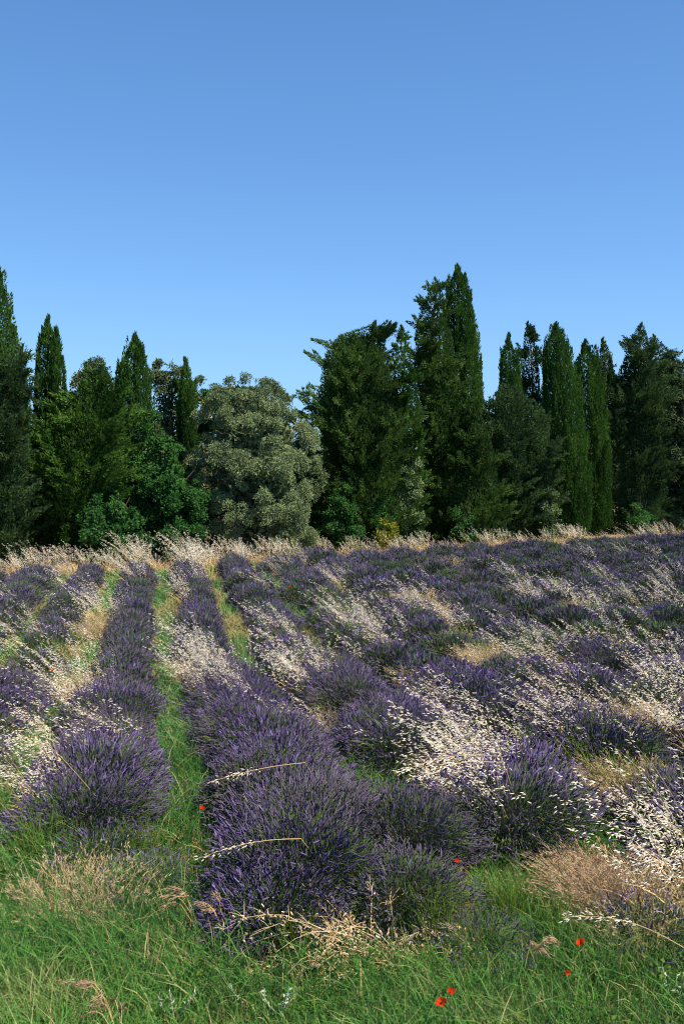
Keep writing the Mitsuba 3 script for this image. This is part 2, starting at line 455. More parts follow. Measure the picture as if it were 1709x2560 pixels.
tree('cypress', 'column', 'm_cypress', -7.14, 24.23, [(0.06, np.float64(-0.04), np.float64(0.22)), (np.float64(0.25), np.float64(-0.07), np.float64(0.26)), (np.float64(1.75), np.float64(-0.04), np.float64(0.3)), (np.float64(3.23), np.float64(-0.01), np.float64(0.27)), (np.float64(4.07), np.float64(-0.01), np.float64(0.26)), (np.float64(4.8), np.float64(0.01), np.float64(0.22)), (np.float64(5.43), np.float64(0.04), np.float64(0.14)), (np.float64(5.81), np.float64(0.06), np.float64(0.04))], 'slender dark cypress, left and taller one of a touching pair', 'cypress', None, 0.1, 1.1)
tree('cypress', 'column', 'm_cypress', -6.87, 24.07, [(0.06, np.float64(-0.02), np.float64(0.17)), (np.float64(0.27), np.float64(-0.04), np.float64(0.2)), (np.float64(3.01), np.float64(0.02), np.float64(0.21)), (np.float64(3.85), np.float64(0.03), np.float64(0.19)), (np.float64(4.58), np.float64(0.04), np.float64(0.16)), (np.float64(5.1), np.float64(0.02), np.float64(0.11)), (np.float64(5.49), np.float64(0.03), np.float64(0.04))], 'slender cypress, right and shorter one of a touching pair', 'cypress', None, 0.09, 1.1)
tree('oak', 'round', 'm_oak', -6.43, 26.18, [(0.06, np.float64(0.01), np.float64(0.64)), (np.float64(1.33), np.float64(0.01), np.float64(0.75)), (np.float64(3.04), np.float64(0.03), np.float64(0.75)), (np.float64(3.95), np.float64(0.01), np.float64(0.7)), (np.float64(4.52), np.float64(0.04), np.float64(0.6)), (np.float64(4.91), np.float64(0.02), np.float64(0.47)), (np.float64(5.11), np.float64(-0.05), np.float64(0.2))], 'grey-green oak crown showing behind the yellow-tipped dark tree', 'oak', None, 0.16, 1.0)
tree('cypress', 'column', 'm_cypress', -5.17, 25.01, [(0.06, np.float64(-0.04), np.float64(0.3)), (np.float64(0.23), np.float64(-0.07), np.float64(0.35)), (np.float64(1.72), np.float64(-0.05), np.float64(0.42)), (np.float64(3.24), np.float64(-0.03), np.float64(0.44)), (np.float64(4.0), np.float64(-0.02), np.float64(0.41)), (np.float64(4.65), np.float64(-0.01), np.float64(0.35)), (np.float64(5.19), np.float64(0.01), np.float64(0.21)), (np.float64(5.49), np.float64(0.03), np.float64(0.07))], 'broad bright green cypress between two grey oak crowns', 'cypress', None, 0.14, 1.1)
tree('yew', 'ragged', 'm_yew', -6.02, 23.19, [(0.06, np.float64(-0.15), np.float64(0.7)), (np.float64(0.2), np.float64(-0.25), np.float64(0.82)), (np.float64(0.77), np.float64(-0.16), np.float64(0.95)), (np.float64(1.79), np.float64(0.01), np.float64(1.1)), (np.float64(2.8), np.float64(0.07), np.float64(1.1)), (np.float64(3.41), np.float64(0.14), np.float64(0.94)), (np.float64(3.81), np.float64(0.27), np.float64(0.66)), (np.float64(4.21), np.float64(0.39), np.float64(0.36)), (np.float64(4.51), np.float64(0.45), np.float64(0.1))], 'dark spreading tree with yellow-green tips, left of the broad cypress', 'yew', None, 0.16, 1.1)
tree('oak', 'round', 'm_oak', -4.61, 26.90, [(0.06, np.float64(0.01), np.float64(0.55)), (np.float64(0.93), np.float64(0.02), np.float64(0.65)), (np.float64(2.35), np.float64(0.03), np.float64(0.67)), (np.float64(3.52), np.float64(0.01), np.float64(0.63)), (np.float64(4.22), np.float64(-0.03), np.float64(0.56)), (np.float64(4.8), np.float64(-0.05), np.float64(0.44)), (np.float64(5.01), np.float64(-0.09), np.float64(0.23))], 'grey-green oak crown between the broad cypress and the thin one', 'oak', None, 0.16, 1.0)
tree('cypress', 'column', 'm_cypress', -4.07, 26.16, [(0.06, np.float64(-0.01), np.float64(0.14)), (np.float64(0.41), np.float64(-0.01), np.float64(0.17)), (np.float64(2.36), np.float64(0.01), np.float64(0.19)), (np.float64(3.27), np.float64(0.01), np.float64(0.2)), (np.float64(3.95), np.float64(0.01), np.float64(0.19)), (np.float64(4.57), np.float64(-0.01), np.float64(0.12)), (np.float64(4.95), np.float64(-0.01), np.float64(0.03))], 'thinnest small cypress, dark, left of the round grey tree', 'cypress', None, 0.07, 1.2)
tree('oak', 'round', 'm_oak', -4.02, 27.69, [(0.06, np.float64(-0.02), np.float64(0.21)), (np.float64(2.1), np.float64(-0.04), np.float64(0.25)), (np.float64(3.54), np.float64(-0.04), np.float64(0.24)), (np.float64(4.26), np.float64(-0.05), np.float64(0.2)), (np.float64(4.62), np.float64(-0.03), np.float64(0.17)), (np.float64(4.84), np.float64(-0.02), np.float64(0.11))], 'small oak top showing right of the thinnest cypress', 'oak', None, 0.12, 0.9)
tree('oak', 'round', 'm_ivy', -3.52, 27.44, [(0.06, np.float64(0.0), np.float64(0.3)), (np.float64(1.62), np.float64(0.0), np.float64(0.35)), (np.float64(3.06), np.float64(0.01), np.float64(0.35)), (np.float64(4.01), np.float64(-0.0), np.float64(0.3)), (np.float64(4.49), np.float64(-0.01), np.float64(0.24)), (np.float64(4.75), np.float64(-0.01), np.float64(0.12))], 'green treetop showing behind the left shoulder of the round grey tree', 'oak', None, 0.12, 1.0)
tree('ivy_shrub', 'round', 'm_ivy', -4.09, 23.76, [(0.06, np.float64(0.09), np.float64(0.68)), (np.float64(0.13), np.float64(0.15), np.float64(0.8)), (np.float64(0.83), np.float64(0.08), np.float64(0.94)), (np.float64(1.45), np.float64(-0.03), np.float64(0.85)), (np.float64(2.08), np.float64(-0.16), np.float64(0.74)), (np.float64(2.7), np.float64(-0.26), np.float64(0.57)), (np.float64(3.22), np.float64(-0.38), np.float64(0.32)), (np.float64(3.55), np.float64(-0.42), np.float64(0.13))], 'tall glossy green shrub spreading left of the round grey tree', 'shrub', None, 0.09, 1.1)
tree('ivy_shrub', 'round', 'm_ivy', -5.17, 22.51, [(0.06, np.float64(-0.01), np.float64(0.57)), (np.float64(0.19), np.float64(-0.02), np.float64(0.67)), (np.float64(0.68), np.float64(-0.02), np.float64(0.72)), (np.float64(1.12), np.float64(-0.02), np.float64(0.61)), (np.float64(1.52), np.float64(-0.05), np.float64(0.4)), (np.float64(1.74), np.float64(-0.06), np.float64(0.17))], 'low glossy green rounded shrub under the dark yellow-tipped tree', 'shrub', None, 0.06, 1.1)
tree('olive_tree', 'round', 'm_olive', -2.17, 25.01, [(0.06, np.float64(0.28), np.float64(0.82)), (np.float64(0.22), np.float64(0.46), np.float64(0.97)), (np.float64(0.51), np.float64(0.27), np.float64(1.22)), (np.float64(1.06), np.float64(0.08), np.float64(1.44)), (np.float64(1.72), np.float64(0.01), np.float64(1.53)), (np.float64(2.48), np.float64(-0.02), np.float64(1.56)), (np.float64(3.24), np.float64(-0.05), np.float64(1.44)), (np.float64(3.79), np.float64(-0.19), np.float64(1.14)), (np.float64(4.22), np.float64(-0.21), np.float64(0.71)), (np.float64(4.46), np.float64(-0.26), np.float64(0.33))], 'big round grey-green tree in the middle of the tree line', 'olive tree', None, 0.18, 1.15)
tree('oak', 'round', 'm_ivy', -1.16, 28.22, [(0.06, np.float64(-0.02), np.float64(0.5)), (np.float64(1.59), np.float64(-0.03), np.float64(0.59)), (np.float64(2.95), np.float64(-0.09), np.float64(0.41)), (np.float64(3.46), np.float64(-0.08), np.float64(0.26)), (np.float64(3.71), np.float64(-0.11), np.float64(0.11))], 'small green treetop in the gap right of the round grey tree', 'oak', None, 0.12, 1.0)
tree('bushy_cypress', 'ragged', 'm_conifer', 0.64, 27.12, [(0.06, np.float64(0.09), np.float64(1.11)), (np.float64(0.2), np.float64(0.15), np.float64(1.31)), (np.float64(0.68), np.float64(0.15), np.float64(1.38)), (np.float64(1.63), np.float64(0.12), np.float64(1.4)), (np.float64(2.58), np.float64(0.04), np.float64(1.41)), (np.float64(3.41), np.float64(-0.14), np.float64(1.47)), (np.float64(4.11), np.float64(-0.2), np.float64(1.29)), (np.float64(4.82), np.float64(-0.24), np.float64(1.08)), (np.float64(5.29), np.float64(-0.23), np.float64(0.95)), (np.float64(5.69), np.float64(-0.13), np.float64(0.79)), (np.float64(5.96), np.float64(0.22), np.float64(0.18))], 'wide flat-topped dark cypress right of the round grey tree', 'cypress', None, 0.2, 1.0)
tree('cypress', 'ragged', 'm_yew', 1.70, 27.05, [(0.06, np.float64(0.04), np.float64(0.28)), (np.float64(0.26), np.float64(0.06), np.float64(0.33)), (np.float64(1.16), np.float64(0.07), np.float64(0.39)), (np.float64(2.11), np.float64(0.04), np.float64(0.53)), (np.float64(3.05), np.float64(0.02), np.float64(0.54)), (np.float64(3.99), np.float64(-0.01), np.float64(0.45)), (np.float64(4.81), np.float64(-0.04), np.float64(0.32)), (np.float64(5.4), np.float64(-0.08), np.float64(0.19)), (np.float64(5.91), np.float64(-0.11), np.float64(0.05))], 'narrow yellowish cypress standing before the wide flat-topped one', 'cypress', None, 0.1, 0.9)
tree('bushy_cypress', 'ragged', 'm_conifer', 2.69, 28.55, [(0.06, np.float64(0.22), np.float64(0.68)), (np.float64(2.08), np.float64(0.2), np.float64(0.75)), (np.float64(3.32), np.float64(0.12), np.float64(0.75)), (np.float64(4.56), np.float64(0.03), np.float64(0.71)), (np.float64(5.55), np.float64(-0.07), np.float64(0.62)), (np.float64(6.28), np.float64(-0.12), np.float64(0.52)), (np.float64(6.89), np.float64(-0.06), np.float64(0.31)), (np.float64(7.45), np.float64(-0.03), np.float64(0.07))], 'tall ragged cypress with branches sticking out left, beside the tallest one', 'cypress', None, 0.17, 0.9)
tree('cypress', 'column', 'm_cypress', 3.54, 29.37, [(0.06, np.float64(0.23), np.float64(0.41)), (np.float64(1.54), np.float64(0.21), np.float64(0.46)), (np.float64(3.08), np.float64(0.16), np.float64(0.47)), (np.float64(4.36), np.float64(0.06), np.float64(0.46)), (np.float64(5.25), np.float64(-0.03), np.float64(0.45)), (np.float64(6.13), np.float64(-0.1), np.float64(0.43)), (np.float64(6.89), np.float64(-0.16), np.float64(0.36)), (np.float64(7.52), np.float64(-0.19), np.float64(0.25)), (np.float64(7.96), np.float64(-0.19), np.float64(0.08))], 'tallest cypress of the right clump with a dense pointed column', 'cypress', None, 0.2, 1.1)
tree('bushy_cypress', 'ragged', 'm_conifer', 3.78, 28.09, [(0.06, np.float64(-0.04), np.float64(0.64)), (np.float64(0.21), np.float64(-0.07), np.float64(0.75)), (np.float64(0.85), np.float64(-0.03), np.float64(0.84)), (np.float64(1.59), np.float64(-0.0), np.float64(0.8)), (np.float64(2.45), np.float64(-0.03), np.float64(0.65)), (np.float64(3.31), np.float64(-0.09), np.float64(0.4)), (np.float64(3.92), np.float64(-0.11), np.float64(0.1))], 'low shaggy green cypress at the foot of the tallest right one', 'cypress', None, 0.1, 0.9)
tree('cypress', 'column', 'm_cypress', 5.06, 30.13, [(0.06, np.float64(0.05), np.float64(0.37)), (np.float64(3.09), np.float64(0.02), np.float64(0.39)), (np.float64(4.14), np.float64(-0.0), np.float64(0.35)), (np.float64(4.92), np.float64(-0.02), np.float64(0.29)), (np.float64(5.57), np.float64(-0.06), np.float64(0.18)), (np.float64(6.03), np.float64(-0.07), np.float64(0.04))], 'short pointed cypress in the gap right of the tallest one', 'cypress', None, 0.1, 1.1)
tree('bushy_cypress', 'ragged', 'm_dusky', 4.75, 28.78, [(0.06, np.float64(0.03), np.float64(0.56)), (np.float64(0.28), np.float64(0.05), np.float64(0.66)), (np.float64(1.44), np.float64(0.05), np.float64(0.72)), (np.float64(2.57), np.float64(0.01), np.float64(0.67)), (np.float64(3.58), np.float64(-0.03), np.float64(0.55)), (np.float64(4.2), np.float64(-0.02), np.float64(0.43)), (np.float64(4.51), np.float64(0.02), np.float64(0.24))], 'shaggy green cypress below the short pointed one', 'cypress', None, 0.1, 0.9)
tree('fir', 'ragged', 'm_dusky', 5.76, 30.68, [(0.06, np.float64(0.08), np.float64(0.32)), (np.float64(0.21), np.float64(0.14), np.float64(0.38)), (np.float64(3.37), np.float64(0.07), np.float64(0.4)), (np.float64(4.3), np.float64(0.03), np.float64(0.35)), (np.float64(5.1), np.float64(-0.0), np.float64(0.29)), (np.float64(5.89), np.float64(-0.05), np.float64(0.17)), (np.float64(6.44), np.float64(-0.08), np.float64(0.05))], 'thin dark fir spire with drooping branches', 'fir', None, 0.08, 1.2)
tree('cypress', 'column', 'm_cypress', 6.59, 30.09, [(0.06, np.float64(0.19), np.float64(0.44)), (np.float64(0.26), np.float64(0.32), np.float64(0.52)), (np.float64(1.25), np.float64(0.31), np.float64(0.59)), (np.float64(2.31), np.float64(0.2), np.float64(0.58)), (np.float64(3.36), np.float64(0.08), np.float64(0.55)), (np.float64(4.4), np.float64(-0.04), np.float64(0.5)), (np.float64(5.18), np.float64(-0.14), np.float64(0.41)), (np.float64(5.83), np.float64(-0.19), np.float64(0.29)), (np.float64(6.35), np.float64(-0.21), np.float64(0.14))], 'broad bright green cypress column, the wider one of the right half', 'cypress', None, 0.16, 1.15)
tree('cypress', 'column', 'm_cypress', 7.68, 31.04, [(0.06, np.float64(0.18), np.float64(0.31)), (np.float64(0.25), np.float64(0.3), np.float64(0.37)), (np.float64(2.29), np.float64(0.24), np.float64(0.42)), (np.float64(3.65), np.float64(0.09), np.float64(0.43)), (np.float64(4.72), np.float64(-0.05), np.float64(0.36)), (np.float64(5.53), np.float64(-0.14), np.float64(0.26)), (np.float64(5.95), np.float64(-0.19), np.float64(0.05))], 'dark cypress leaning on the right side of the broad bright column', 'cypress', None, 0.12, 1.1)
tree('bushy_cypress', 'ragged', 'm_dusky', 5.72, 28.96, [(0.06, np.float64(-0.03), np.float64(0.45)), (np.float64(0.35), np.float64(-0.05), np.float64(0.53)), (np.float64(1.43), np.float64(-0.05), np.float64(0.62)), (np.float64(2.32), np.float64(-0.1), np.float64(0.61)), (np.float64(3.33), np.float64(-0.13), np.float64(0.45)), (np.float64(3.96), np.float64(-0.14), np.float64(0.18))], 'grey-green shaggy cypress at the foot of the fir spire', 'cypress', None, 0.1, 0.9)
tree('oak', 'round', 'm_olive', 8.99, 34.30, [(0.06, np.float64(0.02), np.float64(0.29)), (np.float64(3.15), np.float64(0.04), np.float64(0.34)), (np.float64(4.64), np.float64(-0.0), np.float64(0.33)), (np.float64(5.67), np.float64(-0.05), np.float64(0.27)), (np.float64(6.03), np.float64(-0.09), np.float64(0.12))], 'pale grey treetop peeping behind the dark leaning cypress', 'oak', None, 0.1, 0.8)
tree('fir', 'ragged', 'm_dusky', 8.39, 31.60, [(0.06, np.float64(0.17), np.float64(0.31)), (np.float64(0.28), np.float64(0.28), np.float64(0.37)), (np.float64(2.01), np.float64(0.23), np.float64(0.44)), (np.float64(3.39), np.float64(0.11), np.float64(0.43)), (np.float64(4.48), np.float64(-0.0), np.float64(0.36)), (np.float64(5.44), np.float64(-0.09), np.float64(0.21)), (np.float64(6.09), np.float64(-0.18), np.float64(0.04))], 'thin ragged dark spire left of the broad rightmost conifer', 'fir', None, 0.1, 1.0)
tree('bushy_cypress', 'ragged', 'm_dusky', 9.49, 31.74, [(0.06, np.float64(0.04), np.float64(0.77)), (np.float64(0.34), np.float64(0.06), np.float64(0.91)), (np.float64(2.01), np.float64(0.01), np.float64(1.0)), (np.float64(3.39), np.float64(-0.04), np.float64(0.97)), (np.float64(4.49), np.float64(-0.1), np.float64(0.84)), (np.float64(5.32), np.float64(-0.15), np.float64(0.62)), (np.float64(6.0), np.float64(-0.09), np.float64(0.33)), (np.float64(6.55), np.float64(-0.07), np.float64(0.08))], 'broad dark conifer with a spiky top near the right edge', 'conifer', None, 0.17, 1.0)
tree('bushy_cypress', 'ragged', 'm_dusky', 10.44, 32.82, [(0.06, np.float64(0.11), np.float64(0.55)), (np.float64(0.28), np.float64(0.18), np.float64(0.65)), (np.float64(4.13), np.float64(0.07), np.float64(0.7)), (np.float64(5.26), np.float64(0.01), np.float64(0.57)), (np.float64(5.9), np.float64(-0.09), np.float64(0.37)), (np.float64(6.31), np.float64(-0.27), np.float64(0.06))], 'dark conifer with several tops right behind the spiky broad one', 'conifer', None, 0.13, 1.0)
tree('oak', 'round', 'm_oak', 10.79, 32.00, [(0.06, np.float64(0.11), np.float64(0.65)), (np.float64(0.37), np.float64(0.18), np.float64(0.77)), (np.float64(1.44), np.float64(0.17), np.float64(0.9)), (np.float64(2.84), np.float64(0.12), np.float64(0.91)), (np.float64(4.23), np.float64(0.05), np.float64(0.81)), (np.float64(5.2), np.float64(-0.03), np.float64(0.58)), (np.float64(5.64), np.float64(-0.2), np.float64(0.19))], 'dark leafy tree at the right edge', 'oak', None, 0.15, 1.0)
tree('oak', 'round', 'm_ivy', -0.54, 29.43, [(0.06, np.float64(-0.03), np.float64(0.52)), (np.float64(2.06), np.float64(-0.03), np.float64(0.52)), (np.float64(2.96), np.float64(-0.03), np.float64(0.36)), (np.float64(3.28), np.float64(-0.01), np.float64(0.14))], 'dark leafy treetop low in the gap right of the round grey tree', 'oak', None, 0.12, 0.9)
tree('oak', 'round', 'm_ivy', -8.09, 25.65, [(0.06, np.float64(-0.04), np.float64(0.33)), (np.float64(1.92), np.float64(-0.0), np.float64(0.37)), (np.float64(2.81), np.float64(0.02), np.float64(0.31)), (np.float64(3.2), np.float64(0.02), np.float64(0.15))], 'dark leafy tree low in the gap left of the slender cypress pair', 'oak', None, 0.12, 0.8)
tree('oak', 'round', 'm_ivy', 4.60, 31.50, [(0.06, np.float64(0.01), np.float64(0.37)), (np.float64(2.43), np.float64(-0.01), np.float64(0.37)), (np.float64(3.52), np.float64(-0.01), np.float64(0.3)), (np.float64(4.0), np.float64(-0.03), np.float64(0.15))], 'dark leafy tree low in the gap right of the tallest cypress', 'oak', None, 0.12, 0.8)
tree('ivy_shrub', 'round', 'm_pale', 1.74, 26.57, [(0.06, np.float64(-0.01), np.float64(0.28)), (np.float64(0.23), np.float64(-0.01), np.float64(0.33)), (np.float64(0.84), np.float64(-0.0), np.float64(0.38)), (np.float64(1.65), np.float64(0.0), np.float64(0.3)), (np.float64(2.35), np.float64(0.06), np.float64(0.2)), (np.float64(2.7), np.float64(0.12), np.float64(0.12))], 'light green climbing shrub at the foot of the narrow yellowish cypress', 'shrub', None, 0.05, 0.8)
tree('ivy_shrub', 'round', 'm_ivy', 1.01, 26.20, [(0.06, np.float64(0.05), np.float64(0.3)), (np.float64(0.22), np.float64(0.08), np.float64(0.35)), (np.float64(0.63), np.float64(0.07), np.float64(0.39)), (np.float64(1.09), np.float64(0.07), np.float64(0.3)), (np.float64(1.42), np.float64(0.07), np.float64(0.11))], 'small bluish green shrub under the wide flat-topped cypress', 'shrub', None, 0.04, 0.9)
tree('broom_bush', 'round', 'm_lime', 1.10, 25.25, [(0.06, np.float64(0.02), np.float64(0.19)), (np.float64(0.28), np.float64(0.03), np.float64(0.22)), (np.float64(0.69), np.float64(0.03), np.float64(0.22)), (np.float64(0.89), np.float64(0.03), np.float64(0.11))], 'small yellow-green bush at the foot of the wide flat-topped cypress', 'bush', None, 0.03, 0.9)
tree('ivy_shrub', 'round', 'm_ivy', -0.02, 25.69, [(0.06, np.float64(0.04), np.float64(0.37)), (np.float64(0.22), np.float64(0.06), np.float64(0.44)), (np.float64(0.67), np.float64(0.06), np.float64(0.49)), (np.float64(1.24), np.float64(0.06), np.float64(0.39)), (np.float64(1.69), np.float64(0.07), np.float64(0.14))], 'low dark green shrub right beside the round grey tree', 'shrub', None, 0.05, 0.9)
tree('ivy_shrub', 'round', 'm_ivy', 3.26, 27.23, [(0.06, np.float64(0.03), np.float64(0.27)), (np.float64(0.24), np.float64(0.05), np.float64(0.32)), (np.float64(0.85), np.float64(0.05), np.float64(0.3)), (np.float64(1.27), np.float64(0.05), np.float64(0.13))], 'low bright green shrub below the tallest cypress', 'shrub', None, 0.04, 0.9)
tree('ivy_shrub', 'round', 'm_pale', 6.00, 28.60, [(0.06, np.float64(-0.01), np.float64(0.24)), (np.float64(0.29), np.float64(-0.02), np.float64(0.28)), (np.float64(1.07), np.float64(-0.04), np.float64(0.31)), (np.float64(1.57), np.float64(-0.06), np.float64(0.18))], 'low pale green shrub at the foot of the broad bright column', 'shrub', None, 0.04, 0.8)
tree('ivy_shrub', 'round', 'm_ivy', 9.03, 30.11, [(0.06, np.float64(0.02), np.float64(0.34)), (np.float64(0.35), np.float64(0.04), np.float64(0.4)), (np.float64(0.78), np.float64(0.04), np.float64(0.4)), (np.float64(1.12), np.float64(0.03), np.float64(0.16))], 'low green shrub under the spiky broad conifer', 'shrub', None, 0.04, 0.9)


# ------------------------------------------------------------------ lavender
def lavender(seed, a, b, n_spike, near, bloom=1.0, spread=1.0):
    """One bush: a, b the dome's half width and height."""
    g = rng(seed)
    n = n_spike
    cz = 1 - g.random(n) * 1.12                      # from straight up to a little below level
    ph = g.random(n) * 2 * np.pi
    sz = np.sqrt(np.clip(1 - cz * cz, 0, 1))
    rad = np.stack([sz * np.cos(ph), sz * np.sin(ph), cz], -1)
    low = np.clip(cz, -0.12, 1)
    wob = 0.70 + 0.52 * nfbm(rad * 2.0 + seed, 3, seed)
    ln = wob * (0.74 + 0.34 * g.random(n) + 0.22 * g.random(n) ** 8)
    tip = rad * [a * spread, a * spread, b * 0.78] * ln[:, None]
    tip[:, 2] = b * 0.26 + np.where(low > 0, rad[:, 2] * b * 0.72, rad[:, 2] * b * 0.5) * ln
    root = np.stack([rad[:, 0] * a * 0.30, rad[:, 1] * a * 0.30, 0.10 + 0.18 * g.random(n) * b], -1) + g.normal(size=(n, 3)) * 0.02
    d = unit(tip - root + np.array([-0.04, 0.0, 0.10]))
    ls = (0.045 + 0.028 * g.random(n)) * (1.0 if near else 1.5)
    rr = (0.0040 + 0.0022 * g.random(n)) * (1.0 if near else 1.55)
    bend = unit(d + g.normal(size=(n, 3)) * 0.28 + [-0.12, 0, 0.05])
    base = tip - bend * ls[:, None]
    flowering = g.random(n) < bloom * np.clip((nfbm(rad * 2.0 + 40 + seed, 3, seed + 3) - 0.22) * 2.5, 0.08, 0.92)
    rnd = g.random(n)
    fl = flowering
    if near:
        spikes = spindles(base[fl], tip[fl], rr[fl], 4, (0, .22, .45, .72, 1), (.55, 1.0, .78, .92, .2), rnd[fl], g)
    else:
        spikes = spindles(base[fl], tip[fl], rr[fl], 3, (0, .4, 1), (.4, 1.0, .15), rnd[fl], g)
    mid = (root + base) / 2 + np.array([0, 0, 0.045]) + g.normal(size=(n, 3)) * 0.015
    P = np.stack([root + 0.45 * (mid - root), mid * 0.4 + base * 0.6 + [0, 0, .012], base], 1)
    side = unit(np.cross(base - root, g.normal(size=(n, 3))))
    ws = 0.0030 if near else 0.0055
    stalk = ribbons(P, np.array([ws, ws, 0]), side, rnd)
    # leaves of the mound
    m = int(n * (0.75 if near else 0.6))
    cz = 1 - g.random(m) * 1.05
    ph = g.random(m) * 2 * np.pi
    sz = np.sqrt(np.clip(1 - cz * cz, 0, 1))
    rd = np.stack([sz * np.cos(ph), sz * np.sin(ph), cz], -1)
    k = 0.60 + 0.24 * g.random(m)
    p = rd * [a * 0.95, a * 0.95, b * 0.62] * k[:, None] + [0, 0, b * 0.20]
    p[:, 2] = np.maximum(p[:, 2], 0.02)
    dd = unit(rd * 0.7 + [0, 0, 0.6] + g.normal(size=(m, 3)) * 0.3)
    L = (0.075 + 0.07 * g.random(m)) * (1 if near else 1.35)
    leaf = diamonds(p, p + dd * L[:, None], 0.0075 if near else 0.012, g.random(m), g)
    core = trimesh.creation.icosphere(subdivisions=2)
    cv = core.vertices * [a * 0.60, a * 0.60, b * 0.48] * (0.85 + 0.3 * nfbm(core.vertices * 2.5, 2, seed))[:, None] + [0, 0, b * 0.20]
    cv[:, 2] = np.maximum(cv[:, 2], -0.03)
    return leaf, stalk, spikes, (cv, np.array(core.faces), np.full((len(cv), 2), 0.5))


LOOK = []
for q, (name, near, n, a, b, bloom, sp) in enumerate([
        ('full', 1, 4200, .66, .60, 1.25, 1.0), ('full', 1, 3800, .62, .58, 1.15, 1.0), ('greenish', 1, 3800, .62, .56, .62, 1.0), ('full', 0, 1500, .57, .55, 1.2, 1.0),
        ('sparse', 1, 420, .42, .42, 1.3, 1.15),
        ('full', 0, 1500, .58, .56, 1.2, 1.0), ('full', 0, 1500, .56, .53, 1.1, 1.0), ('greyish', 0, 1300, .55, .50, .8, 1.05), ('greenish', 0, 1200, .55, .50, .5, 1.0), ('full', 0, 1400, .54, .57, 1.0, 1.0)]):
    leaf, stalk, spikes, core = lavender(200 + q, a, b, n, near, bloom, sp)
    kids = {'foliage': put(leaf, 'm_leaf'), 'stem': put(stalk, 'm_stalk'), 'flower': put(spikes, 'm_spike')}
    if name != 'sparse':
        kids['heart'] = put(core, 'm_core', True)
    scene[f'lavender_kind_{q}'] = {'type': 'shapegroup', **kids}
    LOOK.append((name, near, list(kids)))

ROWNAME = {1: 'first row left of left grass path', 2: 'row between the two grass paths', 3: 'first row right of right grass path'}


def row_name(k):
    if k in ROWNAME:
        return ROWNAME[k]
    return f'{ORD[k - 3]} row right of right grass path' if k > 3 else f'{ORD[1 - k]} row left of left grass path'


def instance(key, source, x, y, rot, sc, tilt=(0, 0), dz=0.0, szc=None, wide=None):
    m = T().translate([x, y, float(gz(x, y)) + dz]).rotate([0, 1, 0], tilt[0]).rotate([1, 0, 0], tilt[1])
    if wide:
        m = m.rotate([0, 0, 1], 10.15).scale([wide, 1.0, 1.0])
    m = m.rotate([0, 0, 1], rot).scale([sc, sc, szc or sc])
    scene[key] = {'type': 'instance', 'group': {'type': 'ref', 'id': source}, 'to_world': m}


GAPS = np.array(
    [[1.29, 15.67, 0.50], [3.28, 12.39, 0.50], [2.30, 7.46, 0.55], [1.54, 5.79, 0.60], [5.64, 19.22, 0.50], [3.65, 15.72, 0.30], [-3.43, 13.89, 0.40], [2.91, 9.13, 0.45], [-3.54, 12.06, 0.45], [0.96, 7.81, 0.40], [1.83, 11.95, 0.30], [1.56, 5.46, 0.60]]
)
g = rng(11)
STARTS = {1: 6.95, 2: 5.75, 3: 6.40, 4: 5.75, 0: 8.3, 5: 6.5, -1: 10.5}
BUSHES = []
for k in range(-6, 26):
    t = STARTS.get(k, 7.0 if k > 0 else 12.0)
    s0 = row_s(k, t)
    nth = 0
    while t < 60:
        s = row_s(k, t) + g.normal() * (0.04 if k < 3 else 0.10)
        x, y = s * RN + t * RD
        if y > field_end(x) - 0.35:
            break
        near = t < 10.5
        step = (0.44 if near else 0.56 if k < 4 else 0.74) + g.random() * 0.10
        r1, r2, r3, r4, r5 = g.random(5)
        show = -0.40 * y - 0.5 < x < 0.37 * y + 0.5
        gone = r1 < 0.02 and t > 9
        if len(GAPS) and show:
            d = np.hypot(GAPS[:, 0] - x, GAPS[:, 1] - y)
            gone = gone or bool((d < GAPS[:, 2]).any())
        if show and not gone:
            nth += 1
            if near:
                q = (0, 1, 0, 2)[int(r2 * (3.3 if k > 3 or k < 1 else 2.99))]
            else:
                q = (5, 6, 9, 5, 6, 7, 8)[int(r2 * 6.99)] if k > 3 or k < 1 else (5, 6, 9, 3, 7)[int(r2 * 4.99)]
            f = np.clip((13.0 - t) / 7.0, 0, 1)
            sc = (0.88 + 0.20 * r3) * (0.90 + 0.10 * f) * (1.0 if k < 4 or near else 1.08)
            wide = ((0.66 if 0 <= k <= 2 else 0.74 if k == 3 else 0.95) * (1 - f) + (0.92 if k in (1, 2) else 1.06) * f) * (0.9 + 0.2 * r4)
            BUSHES.append((k, nth, q, x, y, r4 * 360, sc, sc * (0.82 + 0.14 * r5), wide))
        t += step
BUSHES += [
    (2, 'green lavender bush with few flowers, right front corner of middle row', 2, 0.30, 5.54, 40, 0.78, 0.7, 1.0),
    (2, 'purple lavender bush at the seam of middle and right rows', 0, 0.41, 6.24, 140, 0.78, 0.86, 1.0),
    (2, 'purple lavender bush drooping over left front edge of middle row', 1, -0.35, 5.40, 220, 0.72, 0.75, 1.0),
]
WORD = {'full': 'purple lavender bush', 'greenish': 'green-streaked lavender bush', 'greyish': 'grey-purple lavender bush', 'sparse': 'sparse lavender bush'}
for k, nth, q, x, y, rot, sc, szc, wide in BUSHES:
    key = key_for('lavender_bush')
    name, near, kids = LOOK[q]
    instance(key, f'lavender_kind_{q}', x, y, rot, sc, (-4 if near else -2, 0), 0, szc, wide)
    tag(key, f'{WORD[name]}, {ORD[nth - 1]} from front, {row_name(k)}' if isinstance(nth, int) else nth, 'lavender', 'lavender bushes planted in rows')
    for c in kids:
        tag(f'{key}__{c}', kind='stuff')
